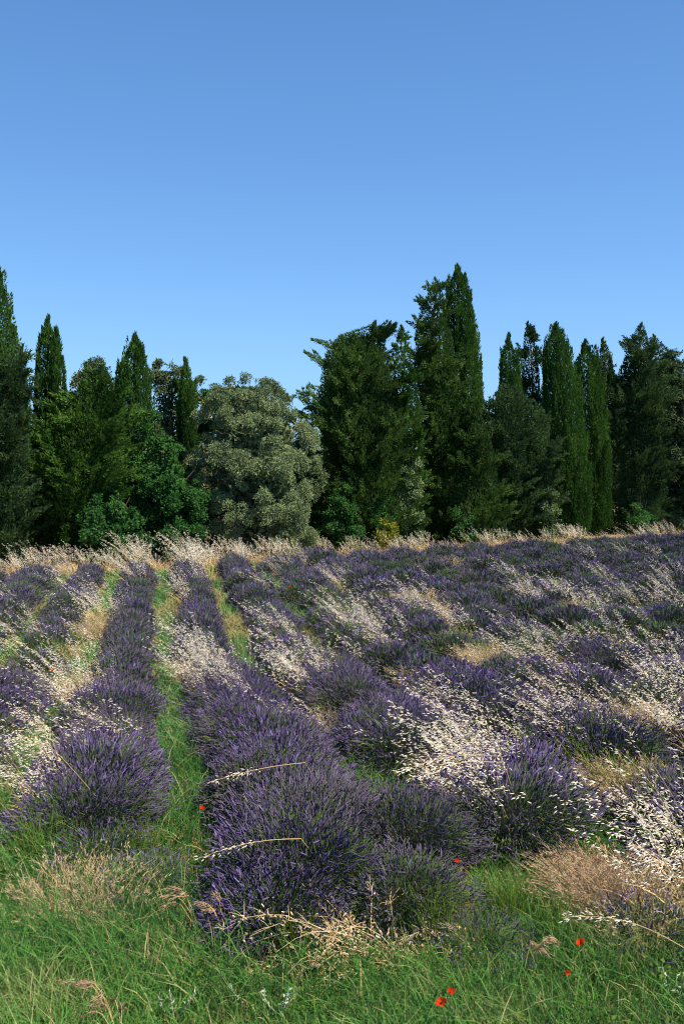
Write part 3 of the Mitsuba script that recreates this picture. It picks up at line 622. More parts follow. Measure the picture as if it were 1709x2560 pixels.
for x, y, sc, rot, label in [
    (-1.18, 5.81, 0.70, 20, 'sparse lavender plant with dark spikes in the dry grass, left of the grass gap'),
    (0.74, 5.10, 0.62, 80, 'sparse dark lavender plant in the green grass, right of the dead weed'),
    (-0.42, 5.30, 0.70, 140, 'small lavender plant drooping at the left foot of the middle front bush'),
    (1.66, 5.15, 0.75, 200, 'sparse lavender plant behind the long oats at the lower right edge'),
    (-1.54, 6.21, 0.80, 300, 'sparse lavender plant behind the tan grass at lower left'),
]:
    key = key_for('lavender_bush')
    instance(key, 'lavender_kind_4', x, y, rot, sc)
    tag(key, label, 'lavender', 'thin lavender plants at the front of the field')
    for c in LOOK[4][2]:
        tag(f'{key}__{c}', kind='stuff')


# ------------------------------------------------------------------ wild oats, dry grasses, weeds
def oats(seed, n, height, lean, per=24, big=1.0, spread=0.16):
    g = rng(seed)
    b = np.stack([g.normal(size=n) * spread * 0.6, g.normal(size=n) * spread * 0.6, np.zeros(n) - 0.02], -1)
    H = height * (0.62 + 0.48 * g.random(n))
    ln = np.stack([-lean * (0.5 + 0.9 * g.random(n)) + b[:, 0] * 1.2 + 0.10 * g.normal(size=n), 0.14 * g.normal(size=n) + b[:, 1] * 1.2, 0 * H], -1)
    t = np.linspace(0, 1, 6)[None, :, None]
    P = b[:, None] + np.array([0, 0, 1.0]) * (H[:, None, None] * (t - 0.10 * t ** 3)) + ln[:, None] * (H[:, None, None] * t ** 2.0)
    side = unit(np.cross(P[:, -1] - P[:, 0], g.normal(size=(n, 3))))
    w = 0.0026 * big
    stem = ribbons(P, np.array([w, w, w, w * .8, w * .6, 0]), side, g.random(n))
    m = n * per
    i = np.repeat(np.arange(n), per)
    tt = 0.58 + 0.42 * g.random(m)
    q = tt * 5
    lo = np.minimum(q.astype(int), 4)
    fr = (q - lo)[:, None]
    p = P[i, lo] * (1 - fr) + P[i, lo + 1] * fr
    open_ = (0.046 * (1.08 - tt) / 0.5 + 0.010)
    off = unit(g.normal(size=(m, 3)) * [1, 1, 0.5] + [-0.5, 0, -0.25]) * (open_ * (0.4 + 0.9 * g.random(m)))[:, None]
    p2 = p + off
    d = unit(np.array([-0.60, 0.0, -0.22]) + 0.45 * unit(P[i, 5] - P[i, 3]) + off / 0.10 * 0.5 + g.normal(size=(m, 3)) * 0.34)
    L = (0.018 + 0.009 * g.random(m)) * big
    seeds = spindles(p2, p2 + d * L[:, None], 0.0031 * big, 3, (0, .4, 1), (.35, 1.0, .12), g.random(m), g)
    # a few straw leaves low down
    k = int(n * 1.5)
    a = g.random(k) * 2 * np.pi
    B = np.stack([g.normal(size=k) * spread * .5, g.normal(size=k) * spread * .5, 0 * a], -1)
    Q = B[:, None] + np.stack([np.cos(a), np.sin(a), 0 * a], -1)[:, None] * (t * 0.22) + np.array([0, 0, 1.0]) * (height * 0.62 * (t - 0.35 * t ** 2.4) * (0.5 + 0.5 * g.random(k))[:, None, None]) + np.array([-lean * .4, 0, 0]) * t ** 2 * height
    leaves = ribbons(Q, np.array([.005, .006, .006, .005, .003, 0]) * big, unit(np.cross(Q[:, -1] - Q[:, 0], g.normal(size=(k, 3)))), g.random(k))
    return stem, leaves, seeds


def fuzzy(seed, n, height, lean, spread=0.30, heads=True):
    """A dome of fine dry grass with small hazy heads."""
    g = rng(seed)
    a = g.random(n) * 2 * np.pi
    rr = np.sqrt(g.random(n))
    b = np.stack([np.cos(a) * rr, np.sin(a) * rr, 0 * a], -1) * spread * 0.45
    H = height * (0.40 + 0.65 * g.random(n)) * (1 - 0.25 * rr)
    out = b / spread * 0.75 + g.normal(size=(n, 3)) * 0.30 + np.array([-lean, 0, 0])
    out[:, 2] = 0
    t = np.linspace(0, 1, 5)[None, :, None]
    P = b[:, None] + np.array([0, 0, 1.0]) * (H[:, None, None] * (t - 0.18 * t ** 3)) + out[:, None] * (H[:, None, None] * t ** 1.8)
    side = unit(np.cross(P[:, -1] - P[:, 0], g.normal(size=(n, 3))))
    rnd = g.random(n)
    blade = ribbons(P, np.array([.004, .004, .0035, .003, 0]), side, rnd)
    m = n * (7 if heads else 1)
    i = np.repeat(np.arange(n), m // n)
    fr = g.random(m)[:, None] * 0.9
    p = P[i, 3] * (1 - fr) + P[i, 4] * fr + g.normal(size=(m, 3)) * 0.008
    d = unit(P[i, 4] - P[i, 3] + g.normal(size=(m, 3)) * 0.03)
    head = diamonds(p, p + d * (0.022 + 0.016 * g.random(m))[:, None], 0.0055, g.random(m), g)
    return blade, head


def weeds(seed, n, height, spread, lean=0.1):
    g = rng(seed)
    a = g.random(n) * 2 * np.pi
    b = np.stack([np.cos(a), np.sin(a), 0 * a], -1) * spread * 0.5 * np.sqrt(g.random(n))[:, None]
    H = height * (0.5 + 0.5 * g.random(n))
    out = b * 1.0 + g.normal(size=(n, 3)) * 0.22 + np.array([-lean, 0, 0])
    out[:, 2] = 0
    t = np.linspace(0, 1, 4)[None, :, None]
    P = b[:, None] + np.array([0, 0, 1.0]) * (H[:, None, None] * (t - 0.15 * t ** 3)) + out[:, None] * (H[:, None, None] * t ** 1.7)
    side = unit(np.cross(P[:, -1] - P[:, 0], g.normal(size=(n, 3))))
    return ribbons(P, np.array([.007, .007, .005, 0]), side, g.random(n))


OATN = 7
for q, (n, h, lean, per, big, spread) in enumerate([(15, .98, .46, 26, 1.08, .16), (11, .96, .44, 26, 1.08, .13), (32, 1.02, .46, 28, 1.0, .16), (10, .92, .46, 26, 1.0, .12), (5, .86, .55, 24, 1.0, .14),
                                                   (36, 1.05, .28, 26, 1.35, .24), (22, 1.0, .30, 26, 1.35, .16)]):
    stem, leaves, seeds = oats(300 + q, n, h, lean, per, big, spread)
    scene[f'oat_kind_{q}'] = {'type': 'shapegroup', 'stem': put(stem, 'm_straw'), 'leaf': put(leaves, 'm_straw'), 'seed_head': put(seeds, 'm_oat')}
for q, (n, h, lean, sp, mat) in enumerate([(420, .62, .18, .62, 'm_tan'), (300, .55, .22, .50, 'm_tan'), (520, .50, .30, .75, 'm_tan'), (420, .50, .30, .60, 'm_rust'), (170, .46, .15, .75, 'm_tan')]):
    blade, head = fuzzy(330 + q, n, h, lean, sp)
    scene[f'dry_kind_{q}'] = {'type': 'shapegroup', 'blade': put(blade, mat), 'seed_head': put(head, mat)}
for q, (n, h, sp) in enumerate([(220, .55, .40), (160, .62, .30), (320, .50, .60)]):
    scene[f'weed_kind_{q}'] = {'type': 'shapegroup', 'blade': put(weeds(350 + q, n, h, sp), 'm_weed')}

OATS = [  # x, y, kind, size
    (-6.47, 20.14, 1, 0.80),
    (-6.46, 21.04, 0, 0.85),
    (-6.01, 20.66, 1, 0.80),
    (-5.32, 19.33, 0, 0.85),
    (-5.37, 21.04, 1, 0.85),
    (-4.92, 20.48, 1, 0.80),
    (-4.45, 21.71, 2, 1.00),
    (-3.23, 21.71, 2, 1.00),
    (-3.80, 18.50, 2, 1.05),
    (-4.26, 21.08, 5, 0.95),
    (-2.94, 20.36, 5, 1.05),
    (-2.85, 19.99, 5, 0.95),
    (-2.51, 18.13, 0, 0.90),
    (-2.24, 22.38, 5, 0.80),
    (-1.97, 21.02, 1, 0.80),
    (-1.00, 20.48, 3, 0.80),
    (-0.67, 21.00, 1, 0.75),
    (-1.20, 19.81, 3, 0.80),
    (-4.82, 21.02, 3, 0.80),
    (-5.76, 21.58, 3, 0.80),
    (-4.91, 17.77, 1, 0.80),
    (-3.67, 15.24, 0, 0.85),
    (-3.34, 14.47, 2, 0.80),
    (-3.46, 13.82, 1, 0.85),
    (-2.93, 12.12, 1, 0.85),
    (-2.74, 10.32, 2, 0.85),
    (-2.35, 9.44, 2, 0.85),
    (-2.46, 9.14, 1, 0.90),
    (-2.21, 8.73, 3, 0.90),
    (-4.14, 12.98, 3, 0.90),
    (-3.88, 12.84, 1, 0.85),
    (-3.64, 11.62, 3, 0.90),
    (-5.12, 15.69, 3, 0.90),
    (-2.69, 16.94, 0, 0.90),
    (-2.36, 15.75, 1, 0.85),
    (-1.91, 12.63, 3, 0.90),
    (-1.54, 11.39, 0, 0.90),
    (-1.35, 10.81, 1, 0.90),
    (-1.13, 9.88, 2, 0.90),
    (-1.41, 10.19, 3, 0.90),
    (-0.75, 9.14, 1, 0.90),
    (-1.02, 9.84, 1, 0.85),
    (-1.20, 10.66, 1, 0.90),
    (-0.70, 13.13, 3, 0.90),
    (-0.51, 12.77, 1, 0.85),
    (-0.43, 10.51, 0, 0.90),
    (-0.22, 10.14, 2, 0.90),
    (-0.13, 10.32, 1, 0.90),
    (-0.33, 9.88, 1, 0.90),
    (-0.33, 8.79, 4, 0.90),
    (0.10, 17.77, 3, 0.80),
    (-0.16, 19.03, 3, 0.80),
    (0.34, 18.60, 3, 0.80),
    (0.16, 13.67, 2, 0.90),
    (0.34, 13.28, 0, 0.90),
    (0.51, 12.98, 0, 0.90),
    (0.58, 12.44, 1, 0.85),
    (0.69, 11.92, 3, 0.90),
    (1.19, 14.80, 0, 0.90),
    (1.29, 14.43, 1, 0.90),
    (0.79, 11.92, 3, 0.90),
    (0.93, 13.28, 1, 0.85),
    (1.72, 13.67, 3, 0.90),
    (1.79, 13.28, 3, 0.90),
    (3.26, 18.87, 1, 0.85),
    (3.24, 16.86, 0, 0.85),
    (3.38, 18.31, 1, 0.80),
    (3.21, 15.75, 3, 0.85),
    (3.28, 15.24, 1, 0.85),
    (3.73, 15.75, 1, 0.85),
    (3.89, 15.24, 3, 0.85),
    (3.67, 16.40, 3, 0.85),
    (5.68, 21.97, 1, 0.80),
    (5.21, 19.34, 3, 0.80),
    (3.82, 14.08, 1, 0.90),
    (4.11, 14.77, 1, 0.85),
    (6.68, 22.80, 3, 0.80),
    (7.12, 21.97, 1, 0.80),
    (6.19, 18.60, 1, 0.80),
    (5.76, 16.86, 1, 0.85),
    (4.65, 14.99, 3, 0.90),
    (5.13, 15.48, 3, 0.90),
    (5.07, 14.52, 1, 0.90),
    (6.61, 18.74, 1, 0.80),
    (4.99, 17.75, 3, 0.85),
    (2.49, 11.68, 1, 0.90),
    (2.53, 11.33, 3, 0.90),
    (2.17, 11.33, 3, 0.90),
    (2.23, 10.86, 3, 0.90),
    (3.19, 12.04, 3, 0.90),
    (3.53, 11.74, 3, 0.90),
    (4.10, 11.74, 3, 0.90),
    (2.86, 11.74, 3, 0.90),
    (1.26, 8.29, 1, 0.95),
    (1.01, 7.47, 0, 1.00),
    (1.15, 7.27, 2, 1.00),
    (1.22, 7.00, 1, 1.00),
    (0.90, 7.28, 1, 0.95),
    (1.01, 6.72, 0, 1.00),
    (1.32, 7.52, 3, 0.95),
    (1.13, 6.50, 0, 0.95),
    (0.89, 6.69, 3, 0.95),
    (2.25, 9.72, 3, 0.95),
    (2.11, 8.61, 3, 0.95),
    (2.04, 8.00, 3, 0.95),
    (1.98, 8.78, 3, 0.95),
    (3.35, 9.80, 0, 0.95),
    (3.23, 9.13, 1, 0.95),
    (3.37, 10.15, 3, 0.95),
    (3.51, 9.72, 1, 0.95),
    (2.98, 8.61, 3, 0.95),
    (2.99, 8.15, 3, 0.95),
    (2.57, 8.83, 3, 0.90),
    (2.58, 8.20, 3, 0.90),
    (1.98, 5.69, 1, 0.90),
    (1.79, 5.29, 4, 0.90),
    (-1.98, 6.92, 1, 0.95),
    (-2.11, 7.01, 3, 0.95),
    (-2.01, 7.47, 3, 0.95),
    (-1.77, 7.78, 4, 0.95),
    (-1.59, 8.03, 3, 0.95),
    (-1.69, 7.40, 4, 0.95),
    (-1.97, 6.60, 3, 0.95),
    (-1.74, 6.84, 4, 0.95),
    (-2.29, 8.20, 3, 0.90),
    (-1.82, 8.35, 4, 0.90),
    (1.67, 8.20, 4, 0.90),
    (-0.09, 8.66, 4, 0.90),
    (2.70, 9.16, 4, 0.81),
    (-0.71, 12.43, 4, 0.83),
    (-1.11, 17.17, 3, 0.88),
    (0.35, 11.46, 4, 0.94),
    (3.00, 8.83, 3, 0.85),
    (3.82, 17.04, 4, 0.86),
    (4.42, 13.92, 4, 0.92),
    (1.71, 14.80, 4, 0.81),
    (3.74, 12.94, 3, 0.89),
    (1.20, 9.24, 3, 0.80),
    (1.74, 11.53, 4, 0.75),
    (5.58, 16.23, 3, 0.92),
    (0.81, 8.04, 4, 0.94),
    (2.40, 13.87, 4, 0.90),
    (2.32, 9.98, 4, 0.79),
    (3.35, 16.00, 4, 0.89),
    (2.65, 12.68, 3, 0.79),
    (0.95, 9.16, 4, 0.83),
    (2.53, 9.97, 3, 0.95),
    (2.37, 9.24, 4, 0.78),
    (2.24, 8.78, 4, 0.86),
    (1.23, 8.34, 4, 0.81),
    (1.79, 18.25, 4, 0.88),
    (3.04, 8.51, 4, 0.82),
    (5.59, 15.20, 4, 0.78),
    (1.67, 16.45, 4, 0.92),
    (4.67, 15.89, 3, 0.80),
    (1.61, 11.06, 4, 0.77),
    (4.36, 13.98, 4, 0.76),
    (-1.24, 14.90, 4, 0.82),
    (3.05, 8.61, 3, 0.84),
    (2.06, 8.84, 4, 0.82),
    (3.42, 12.00, 4, 0.90),
    (1.50, 9.63, 4, 0.89),
    (-1.51, 17.89, 4, 0.79),
    (0.11, 17.67, 3, 0.79),
    (1.76, 8.68, 4, 0.82),
    (1.93, 5.51, 1, 1.06),
    (2.12, 5.84, 0, 1.04),
    (1.94, 5.26, 4, 1.10),
]
DRY = [
    (1.29, 14.88, 2, 1.10),
    (1.18, 15.77, 0, 1.00),
    (3.18, 11.76, 2, 1.10),
    (2.97, 11.62, 1, 1.00),
    (3.16, 11.41, 1, 0.90),
    (3.66, 15.57, 1, 0.80),
    (1.84, 11.68, 0, 0.90),
    (1.69, 12.05, 1, 0.90),
    (1.54, 12.92, 1, 0.90),
    (0.90, 10.66, 0, 0.80),
    (1.02, 11.02, 1, 0.70),
    (0.01, 9.61, 1, 0.80),
    (-0.09, 9.10, 1, 0.70),
    (2.24, 7.03, 2, 1.15),
    (2.15, 7.26, 3, 1.00),
    (1.53, 5.62, 3, 0.95),
    (1.56, 6.06, 3, 0.60),
    (1.62, 5.37, 4, 1.00),
    (1.53, 5.36, 4, 0.80),
    (1.78, 5.51, 4, 0.90),
    (2.77, 8.92, 0, 0.90),
    (2.95, 8.85, 0, 0.90),
    (2.81, 9.61, 1, 0.80),
    (3.36, 9.61, 1, 0.80),
    (2.19, 20.96, 0, 0.90),
    (-1.59, 11.21, 0, 0.80),
    (-1.38, 10.98, 1, 0.80),
    (-3.35, 13.77, 0, 0.80),
    (-2.68, 10.35, 0, 0.80),
    (0.96, 7.37, 0, 0.80),
    (1.13, 7.69, 1, 0.80),
    (3.29, 17.25, 1, 0.80),
    (0.26, 13.43, 1, 0.80),
    (-3.43, 12.39, 1, 0.70),
    (2.13, 9.28, 1, 0.80),
    (3.09, 17.49, 1, 0.70),
    (0.46, 9.88, 1, 0.60),
    (1.31, 11.14, 1, 0.70),
    (-1.50, 5.62, 4, 0.95),
    (-1.59, 5.49, 4, 0.85),
    (-1.33, 5.51, 4, 0.90),
    (-1.47, 5.53, 1, 0.50),
    (-0.89, 5.16, 4, 0.50),
]
WEED = [
    (5.26, 18.48, 2, 1.00),
    (5.49, 18.04, 2, 1.00),
    (5.76, 18.01, 0, 0.90),
    (1.73, 8.37, 0, 1.00),
    (1.59, 8.11, 0, 0.90),
    (1.94, 8.64, 1, 0.90),
    (2.46, 15.65, 0, 0.80),
    (0.73, 21.97, 0, 0.80),
    (2.05, 21.54, 0, 0.80),
    (-3.59, 12.23, 0, 0.90),
    (-3.68, 13.34, 0, 0.80),
    (-2.72, 12.71, 0, 0.80),
    (-3.65, 11.62, 0, 0.80),
    (-3.12, 10.28, 1, 0.80),
    (1.80, 12.14, 1, 0.80),
    (1.98, 7.20, 1, 1.00),
    (2.30, 7.01, 1, 1.00),
    (2.79, 11.14, 0, 0.80),
    (8.60, 26.58, 0, 0.70),
    (5.58, 23.24, 0, 0.70),
    (3.61, 23.73, 0, 0.70),
    (-0.71, 19.20, 0, 0.70),
    (-0.03, 17.95, 1, 0.70),
    (1.55, 12.71, 1, 0.80),
    (0.49, 11.62, 1, 0.80),
    (-1.83, 7.03, 1, 0.80),
    (-1.94, 6.63, 1, 0.85),
    (-1.73, 7.28, 1, 0.75),
    (-1.95, 7.13, 1, 0.80),
    (1.90, 7.80, 1, 0.85),
    (1.87, 7.03, 1, 0.80),
    (-0.08, 7.39, 1, 0.55),
    (-0.90, 14.08, 1, 0.60),
    (-0.54, 5.40, 1, 0.60),
    (-0.21, 5.03, 1, 0.65),
    (0.53, 5.22, 1, 0.70),
    (-1.27, 6.25, 1, 0.75),
    (-1.93, 6.20, 1, 0.80),
    (0.98, 5.48, 1, 0.60),
    (1.19, 5.23, 1, 0.65),
]
FRINGE = [
    (-7.20, 20.43, 6, 0.67),
    (-6.97, 20.35, 1, 0.70),
    (-6.78, 20.75, 5, 0.58),
    (-6.53, 20.55, 1, 0.52),
    (-6.25, 20.83, 6, 0.74),
    (-5.87, 21.09, 6, 0.74),
    (-5.64, 20.92, 1, 0.45),
    (-5.45, 21.23, 6, 0.58),
    (-5.05, 21.50, 6, 0.59),
    (-4.82, 21.25, 6, 0.50),
    (-4.47, 21.54, 6, 0.44),
    (-4.09, 21.70, 6, 0.52),
    (-3.70, 22.11, 1, 0.63),
    (-3.34, 22.03, 1, 0.60),
    (-3.04, 22.65, 6, 0.62),
    (-2.84, 22.46, 6, 0.54),
    (-2.63, 22.83, 6, 0.73),
    (-2.31, 22.86, 6, 0.63),
    (-1.96, 22.76, 6, 0.51),
    (-1.69, 22.86, 6, 0.73),
    (-1.46, 23.32, 5, 0.70),
    (-1.12, 23.17, 6, 0.69),
    (-0.71, 24.52, 1, 0.46),
    (-0.44, 24.69, 6, 0.59),
    (-0.17, 24.76, 1, 0.59),
    (0.15, 24.31, 6, 0.49),
    (0.38, 25.03, 6, 0.58),
    (0.69, 25.02, 6, 0.43),
    (1.01, 24.25, 1, 0.71),
    (1.42, 24.97, 5, 0.58),
    (1.88, 25.09, 5, 0.63),
    (2.20, 25.48, 6, 0.65),
    (2.68, 25.24, 6, 0.42),
    (3.11, 26.31, 1, 0.46),
    (3.45, 26.49, 1, 0.61),
    (3.90, 26.31, 5, 0.64),
    (4.18, 26.05, 1, 0.47),
    (4.49, 27.18, 6, 0.59),
    (4.81, 26.46, 5, 0.55),
    (5.30, 27.02, 1, 0.58),
    (5.78, 27.55, 6, 0.55),
    (6.25, 27.36, 6, 0.70),
    (6.48, 27.50, 5, 0.71),
    (6.77, 28.13, 6, 0.62),
    (7.19, 28.12, 1, 0.52),
    (7.52, 27.73, 1, 0.44),
    (7.80, 28.79, 1, 0.45),
    (8.19, 28.42, 1, 0.60),
    (8.60, 28.40, 5, 0.56),
    (8.99, 29.02, 1, 0.48),
    (9.23, 28.85, 5, 0.66),
    (9.65, 28.67, 1, 0.69),
    (10.10, 29.89, 1, 0.69),
    (10.33, 28.90, 6, 0.43),
    (10.62, 29.33, 1, 0.59),
    (10.85, 29.89, 5, 0.47),
    (11.26, 29.36, 6, 0.70),
    (11.63, 30.57, 6, 0.62),
    (12.02, 29.96, 1, 0.43),
    (12.47, 31.18, 6, 0.68),
    (12.70, 30.49, 1, 0.45),
]


def nearest_row(x, y):
    s, t = st(x, y)
    ks = np.arange(-8, 32)
    return int(ks[np.argmin(np.abs(row_s(ks, t) - s))])


def scatter(items, name, source, what, category, group, kids, seed):
    g = rng(seed)
    seen = {}
    for x, y, q, sc in sorted(items, key=lambda v: v[1]):
        k = nearest_row(x, y)
        n = seen[k] = seen.get(k, 0) + 1
        key = key_for(name)
        w = what(q)
        instance(key, f'{source}_{q}', x, y, (g.random() - .5) * 50, sc * (0.92 + 0.16 * g.random()), ((g.random() - .5) * 8, (g.random() - .5) * 8), -0.01)
        tag(key, f'{w}, {ORD[n - 1]} from front, {row_name(k)}', category, group)
        for c in kids:
            tag(f'{key}__{c}', kind='stuff')


scatter(OATS, 'wild_oat_tuft', 'oat_kind', lambda q: 'thin white wild oat tuft' if q in (3, 4) else 'feathery white wild oat tuft', 'wild oats', 'white wild oats standing in the lavender', ('stem', 'leaf', 'seed_head'), 21)
scatter(DRY, 'dry_grass_clump', 'dry_kind', lambda q: 'reddish dry grass clump' if q == 3 else 'thin straggly dry grass clump' if q == 4 else 'beige dry grass clump', 'dry grass', 'clumps of beige dry grass in the lavender', ('blade', 'seed_head'), 22)
scatter(WEED, 'green_weed_clump', 'weed_kind', lambda q: 'fresh green grass clump', 'grass clump', 'green grass clumps in the lavender', ('blade',), 23)
g = rng(24)
nf = {}
for n, (x, y, q, sc) in enumerate(sorted(FRINGE)):
    key = key_for('fringe_oat_tuft')
    instance(key, f'oat_kind_{q}', x, y, (g.random() - .5) * 60, sc, ((g.random() - .5) * 10, (g.random() - .5) * 10), -0.01)
    left = x < -0.9
    nf[left] = nf.get(left, -1) + 1
    side = 'far fringe before left trees' if left else 'far fringe before right trees'
    tag(key, f'pale dry oat tuft, {ORD[nf[left]]} from left, {side}', 'wild oats', 'pale oats at the far left edge' if left else 'pale oats at the far right edge')
    for c in ('stem', 'leaf', 'seed_head'):
        tag(f'{key}__{c}', kind='stuff')

# ------------------------------------------------------------------ single stalks lying over the near lavender
STALKS = [
    ((-0.25, 6.62, 0.58), (-0.84, 6.16, 0.6), 0.02, 46, 'long white oat stalk lying left across the middle row, upper of two'),
    ((-0.23, 5.45, 0.52), (-0.76, 5.24, 0.5), 0.03, 44, 'long white oat stalk lying left across the middle row, lower of two'),
    ((1.06, 6.7, 0.6), (0.33, 6.03, 0.7), 0.05, 90, 'white oat stalk lying left below the biggest oat tuft'),
    ((1.07, 6.56, 0.6), (0.41, 6.03, 0.66), 0.05, 80, 'second white oat stalk lying left below the biggest oat tuft'),
    ((1.71, 4.69, 0.25), (1.08, 4.76, 0.4), 0.07, 60, 'long drooping oat stalk in the lower right corner'),
    ((1.85, 5.1, 0.2), (1.46, 4.92, 0.9), 0.04, 70, 'upright leaning oat stalk with white spikelets at the right edge'),
    ((1.95, 5.3, 0.2), (1.6, 5.02, 1.0), 0.03, 70, 'tall oat stalk at the right edge behind the leaning one'),
    ((2.02, 5.52, 0.25), (1.39, 5.03, 0.55), 0.06, 60, 'arching oat stalk over the reddish dry clump'),
    ((-1.72, 6.33, 0.6), (-2.08, 6.05, 0.9), 0.1, 50, 'oat stalk leaning left over the left row'),
]
for q, (p0, p1, sag, n, label) in enumerate(STALKS):
    g = rng(500 + q)
    key = key_for('oat_stalk')
    p0, p1 = np.array(p0), np.array(p1)
    t = np.linspace(0, 1, 10)[:, None]
    P = p0 + (p1 - p0) * t + np.array([0, 0, 1.0]) * (sag * np.sin(t * np.pi))
    root = [P[0] + [0.14, 0.34, -P[0, 2]], P[0] + [0.09, 0.20, -0.40 * P[0, 2]]]
    scene[key + '__stem'] = put(tube(np.vstack([root, P]), np.linspace(.0026, .0010, 12), 5), 'm_straw')
    tt = 0.45 + 0.55 * g.random(n)
    c = np.stack([np.interp(tt * 9, np.arange(10), P[:, j]) for j in range(3)], -1)
    ax = unit(P[-1] - P[4])
    off = g.normal(size=(n, 3)) * 0.010
    a = c + off
    b = a + unit(ax + off * 22 + g.normal(size=(n, 3)) * 0.15 + [0, 0, -.15]) * (0.016 + 0.008 * g.random(n))[:, None]
    scene[key + '__seed_head'] = put(spindles(a, b, .0029, 4, (0, .35, 1), (.3, 1, .1), g.random(n), g), 'm_oat')
    tag(key, label, 'oat stalk', 'single dry stalks across the near lavender')
    tag(key + '__seed_head', kind='stuff')

# ------------------------------------------------------------------ the dead weed in front of the middle row
DEAD = [
    (0.22, 5.13, 24, 0.66, 0.35, 'big dead straw-coloured weed spilling left before the middle front bush'),
    (0.35, 5.25, 14, 0.42, -0.1, 'dead upright weed with pale husks right of the big dead weed'),
    (0.45, 5.06, 7, 0.3, 0.0, 'low dead weed at the right end of the dead patch'),
    (0.04, 4.89, 7, 0.32, 0.2, 'lowest dead weed lying in the grass near the lower edge'),
]
for q, (x, y, n, L, lean, label) in enumerate(DEAD):
    g = rng(600 + q)
    key = key_for('dead_weed')
    z0 = float(gz(x, y))
    for j in range(n):
        a = (g.random() * 2 - 1) * 1.5 + math.pi * 0.95
        el = 0.15 + 0.75 * g.random()
        ln = L * (0.55 + 0.55 * g.random())
        d = np.array([math.cos(a) * (1 + lean) * math.cos(el), math.sin(a) * math.cos(el) * 0.8, math.sin(el)])
        t = np.linspace(0, 1, 7)[:, None]
        P = np.array([x, y, z0]) + g.normal(size=3) * [.12, .07, 0] + d * ln * t + np.array([0, 0, -.35 * ln]) * t ** 2.5 + np.array([0, 0, .12 * ln]) * np.sin(t * np.pi) + g.normal(size=(7, 3)) * .006 * t
        P[:, 2] = np.maximum(P[:, 2], z0 + 0.02)
        parts = [tube(P, np.linspace(.0032, .0012, 7), 5)]
        for u in range(10):
            i = g.integers(2, 7)
            e = P[i] + (unit(g.normal(size=3) + d * 1.4) * (0.05 + 0.06 * g.random()))
            parts.append(tube([P[i], (P[i] + e) / 2 + [0, 0, .006], e], [.0018, .0015, .0009], 4))
        bk = key_for(key + '__branch')
        parts = [(v, f, np.stack([np.full(len(v), .35 + .3 * g.random()), u[:, 1]], -1)) for v, f, u in parts]
        scene[bk] = put(join(parts), 'm_dead')
        # husks: small cups along the outer part
        m = 20
        i = g.integers(2, 7, m)
        c = P[i] + g.normal(size=(m, 3)) * 0.022
        dd = unit(g.normal(size=(m, 3)) + [0, 0, .8])
        hk = bk + '__husk'
        scene[hk] = put(spindles(c, c + dd * (0.015 + 0.013 * g.random(m))[:, None], .0046, 5, (0, .45, 1), (.25, 1, .75), g.random(m), g), 'm_dead')
        tag(hk, kind='stuff')
    tag(key, label, 'dead weed', 'dead straw-coloured weeds at the front')


# ------------------------------------------------------------------ poppies
def petal(size, cup, ang, seed):
    g = rng(seed)
    u, w = np.meshgrid(np.linspace(0, 1, 7), np.linspace(-1, 1, 9), indexing='ij')
    half = 1.05 * np.sin(np.pi * (0.12 + 0.70 * u)) ** 0.8
    th = w * half * 0.95
    rad = size * (u * (1 - 0.10 * w ** 2) + 0.02)
    h = size * (cup * u ** 1.4 + 0.10 * np.sin(th * 7 + seed) * u ** 2) + 0.02 * size * g.normal(size=u.shape) * u
    rr = rad * (1 - 0.25 * cup * u)
    x, y = rr * np.cos(th * 0.9), rr * np.sin(th * 0.9)
    v = np.stack([x * math.cos(ang) - y * math.sin(ang), x * math.sin(ang) + y * math.cos(ang), h], -1).reshape(-1, 3)
    i = np.arange(6)[:, None] * 9 + np.arange(8)[None]
    f = np.stack([i, i + 1, i + 10, i + 9], -1).reshape(-1, 4)
    f = np.vstack([f[:, [0, 1, 2]], f[:, [0, 2, 3]]])
    return v, f, np.stack([np.full(63, 0.2 + 0.6 * g.random()), u.ravel()], -1)


POPPIES = [
    (0.43, 4.17, 0.3, 0.026, 0.7, 35, -10, 'red poppy nearest the lower edge, lower of the close pair'),
    (0.47, 4.22, 0.32, 0.021, 0.9, 30, 20, 'red poppy, upper of the close pair near the lower edge'),
    (1.14, 4.61, 0.34, 0.024, 0.9, 25, -20, 'red poppy alone in the dark grass at lower right'),
    (1.04, 4.5, 0.26, 0.016, 1.3, 60, 30, 'fading orange poppy hanging low between the lone poppy and the close pair'),
    (0.63, 5.37, 0.42, 0.018, 1.0, 30, 20, 'small red poppy at the seam between the middle and right rows'),
    (-0.92, 6.42, 0.33, 0.022, 0.9, 30, 10, 'small red poppy in the grass gap left of the middle front bush'),
    (-2.81, 9.53, 0.55, 0.022, 0.8, 35, 10, 'red poppy among the white oats of the left row'),
    (-0.85, 16.13, 0.45, 0.022, 0.8, 30, 0, 'distant red poppy right of the right grass path'),
    (-1.01, 10.97, 0.25, 0.02, 0.8, 30, 0, 'red poppy in the right grass path'),
]
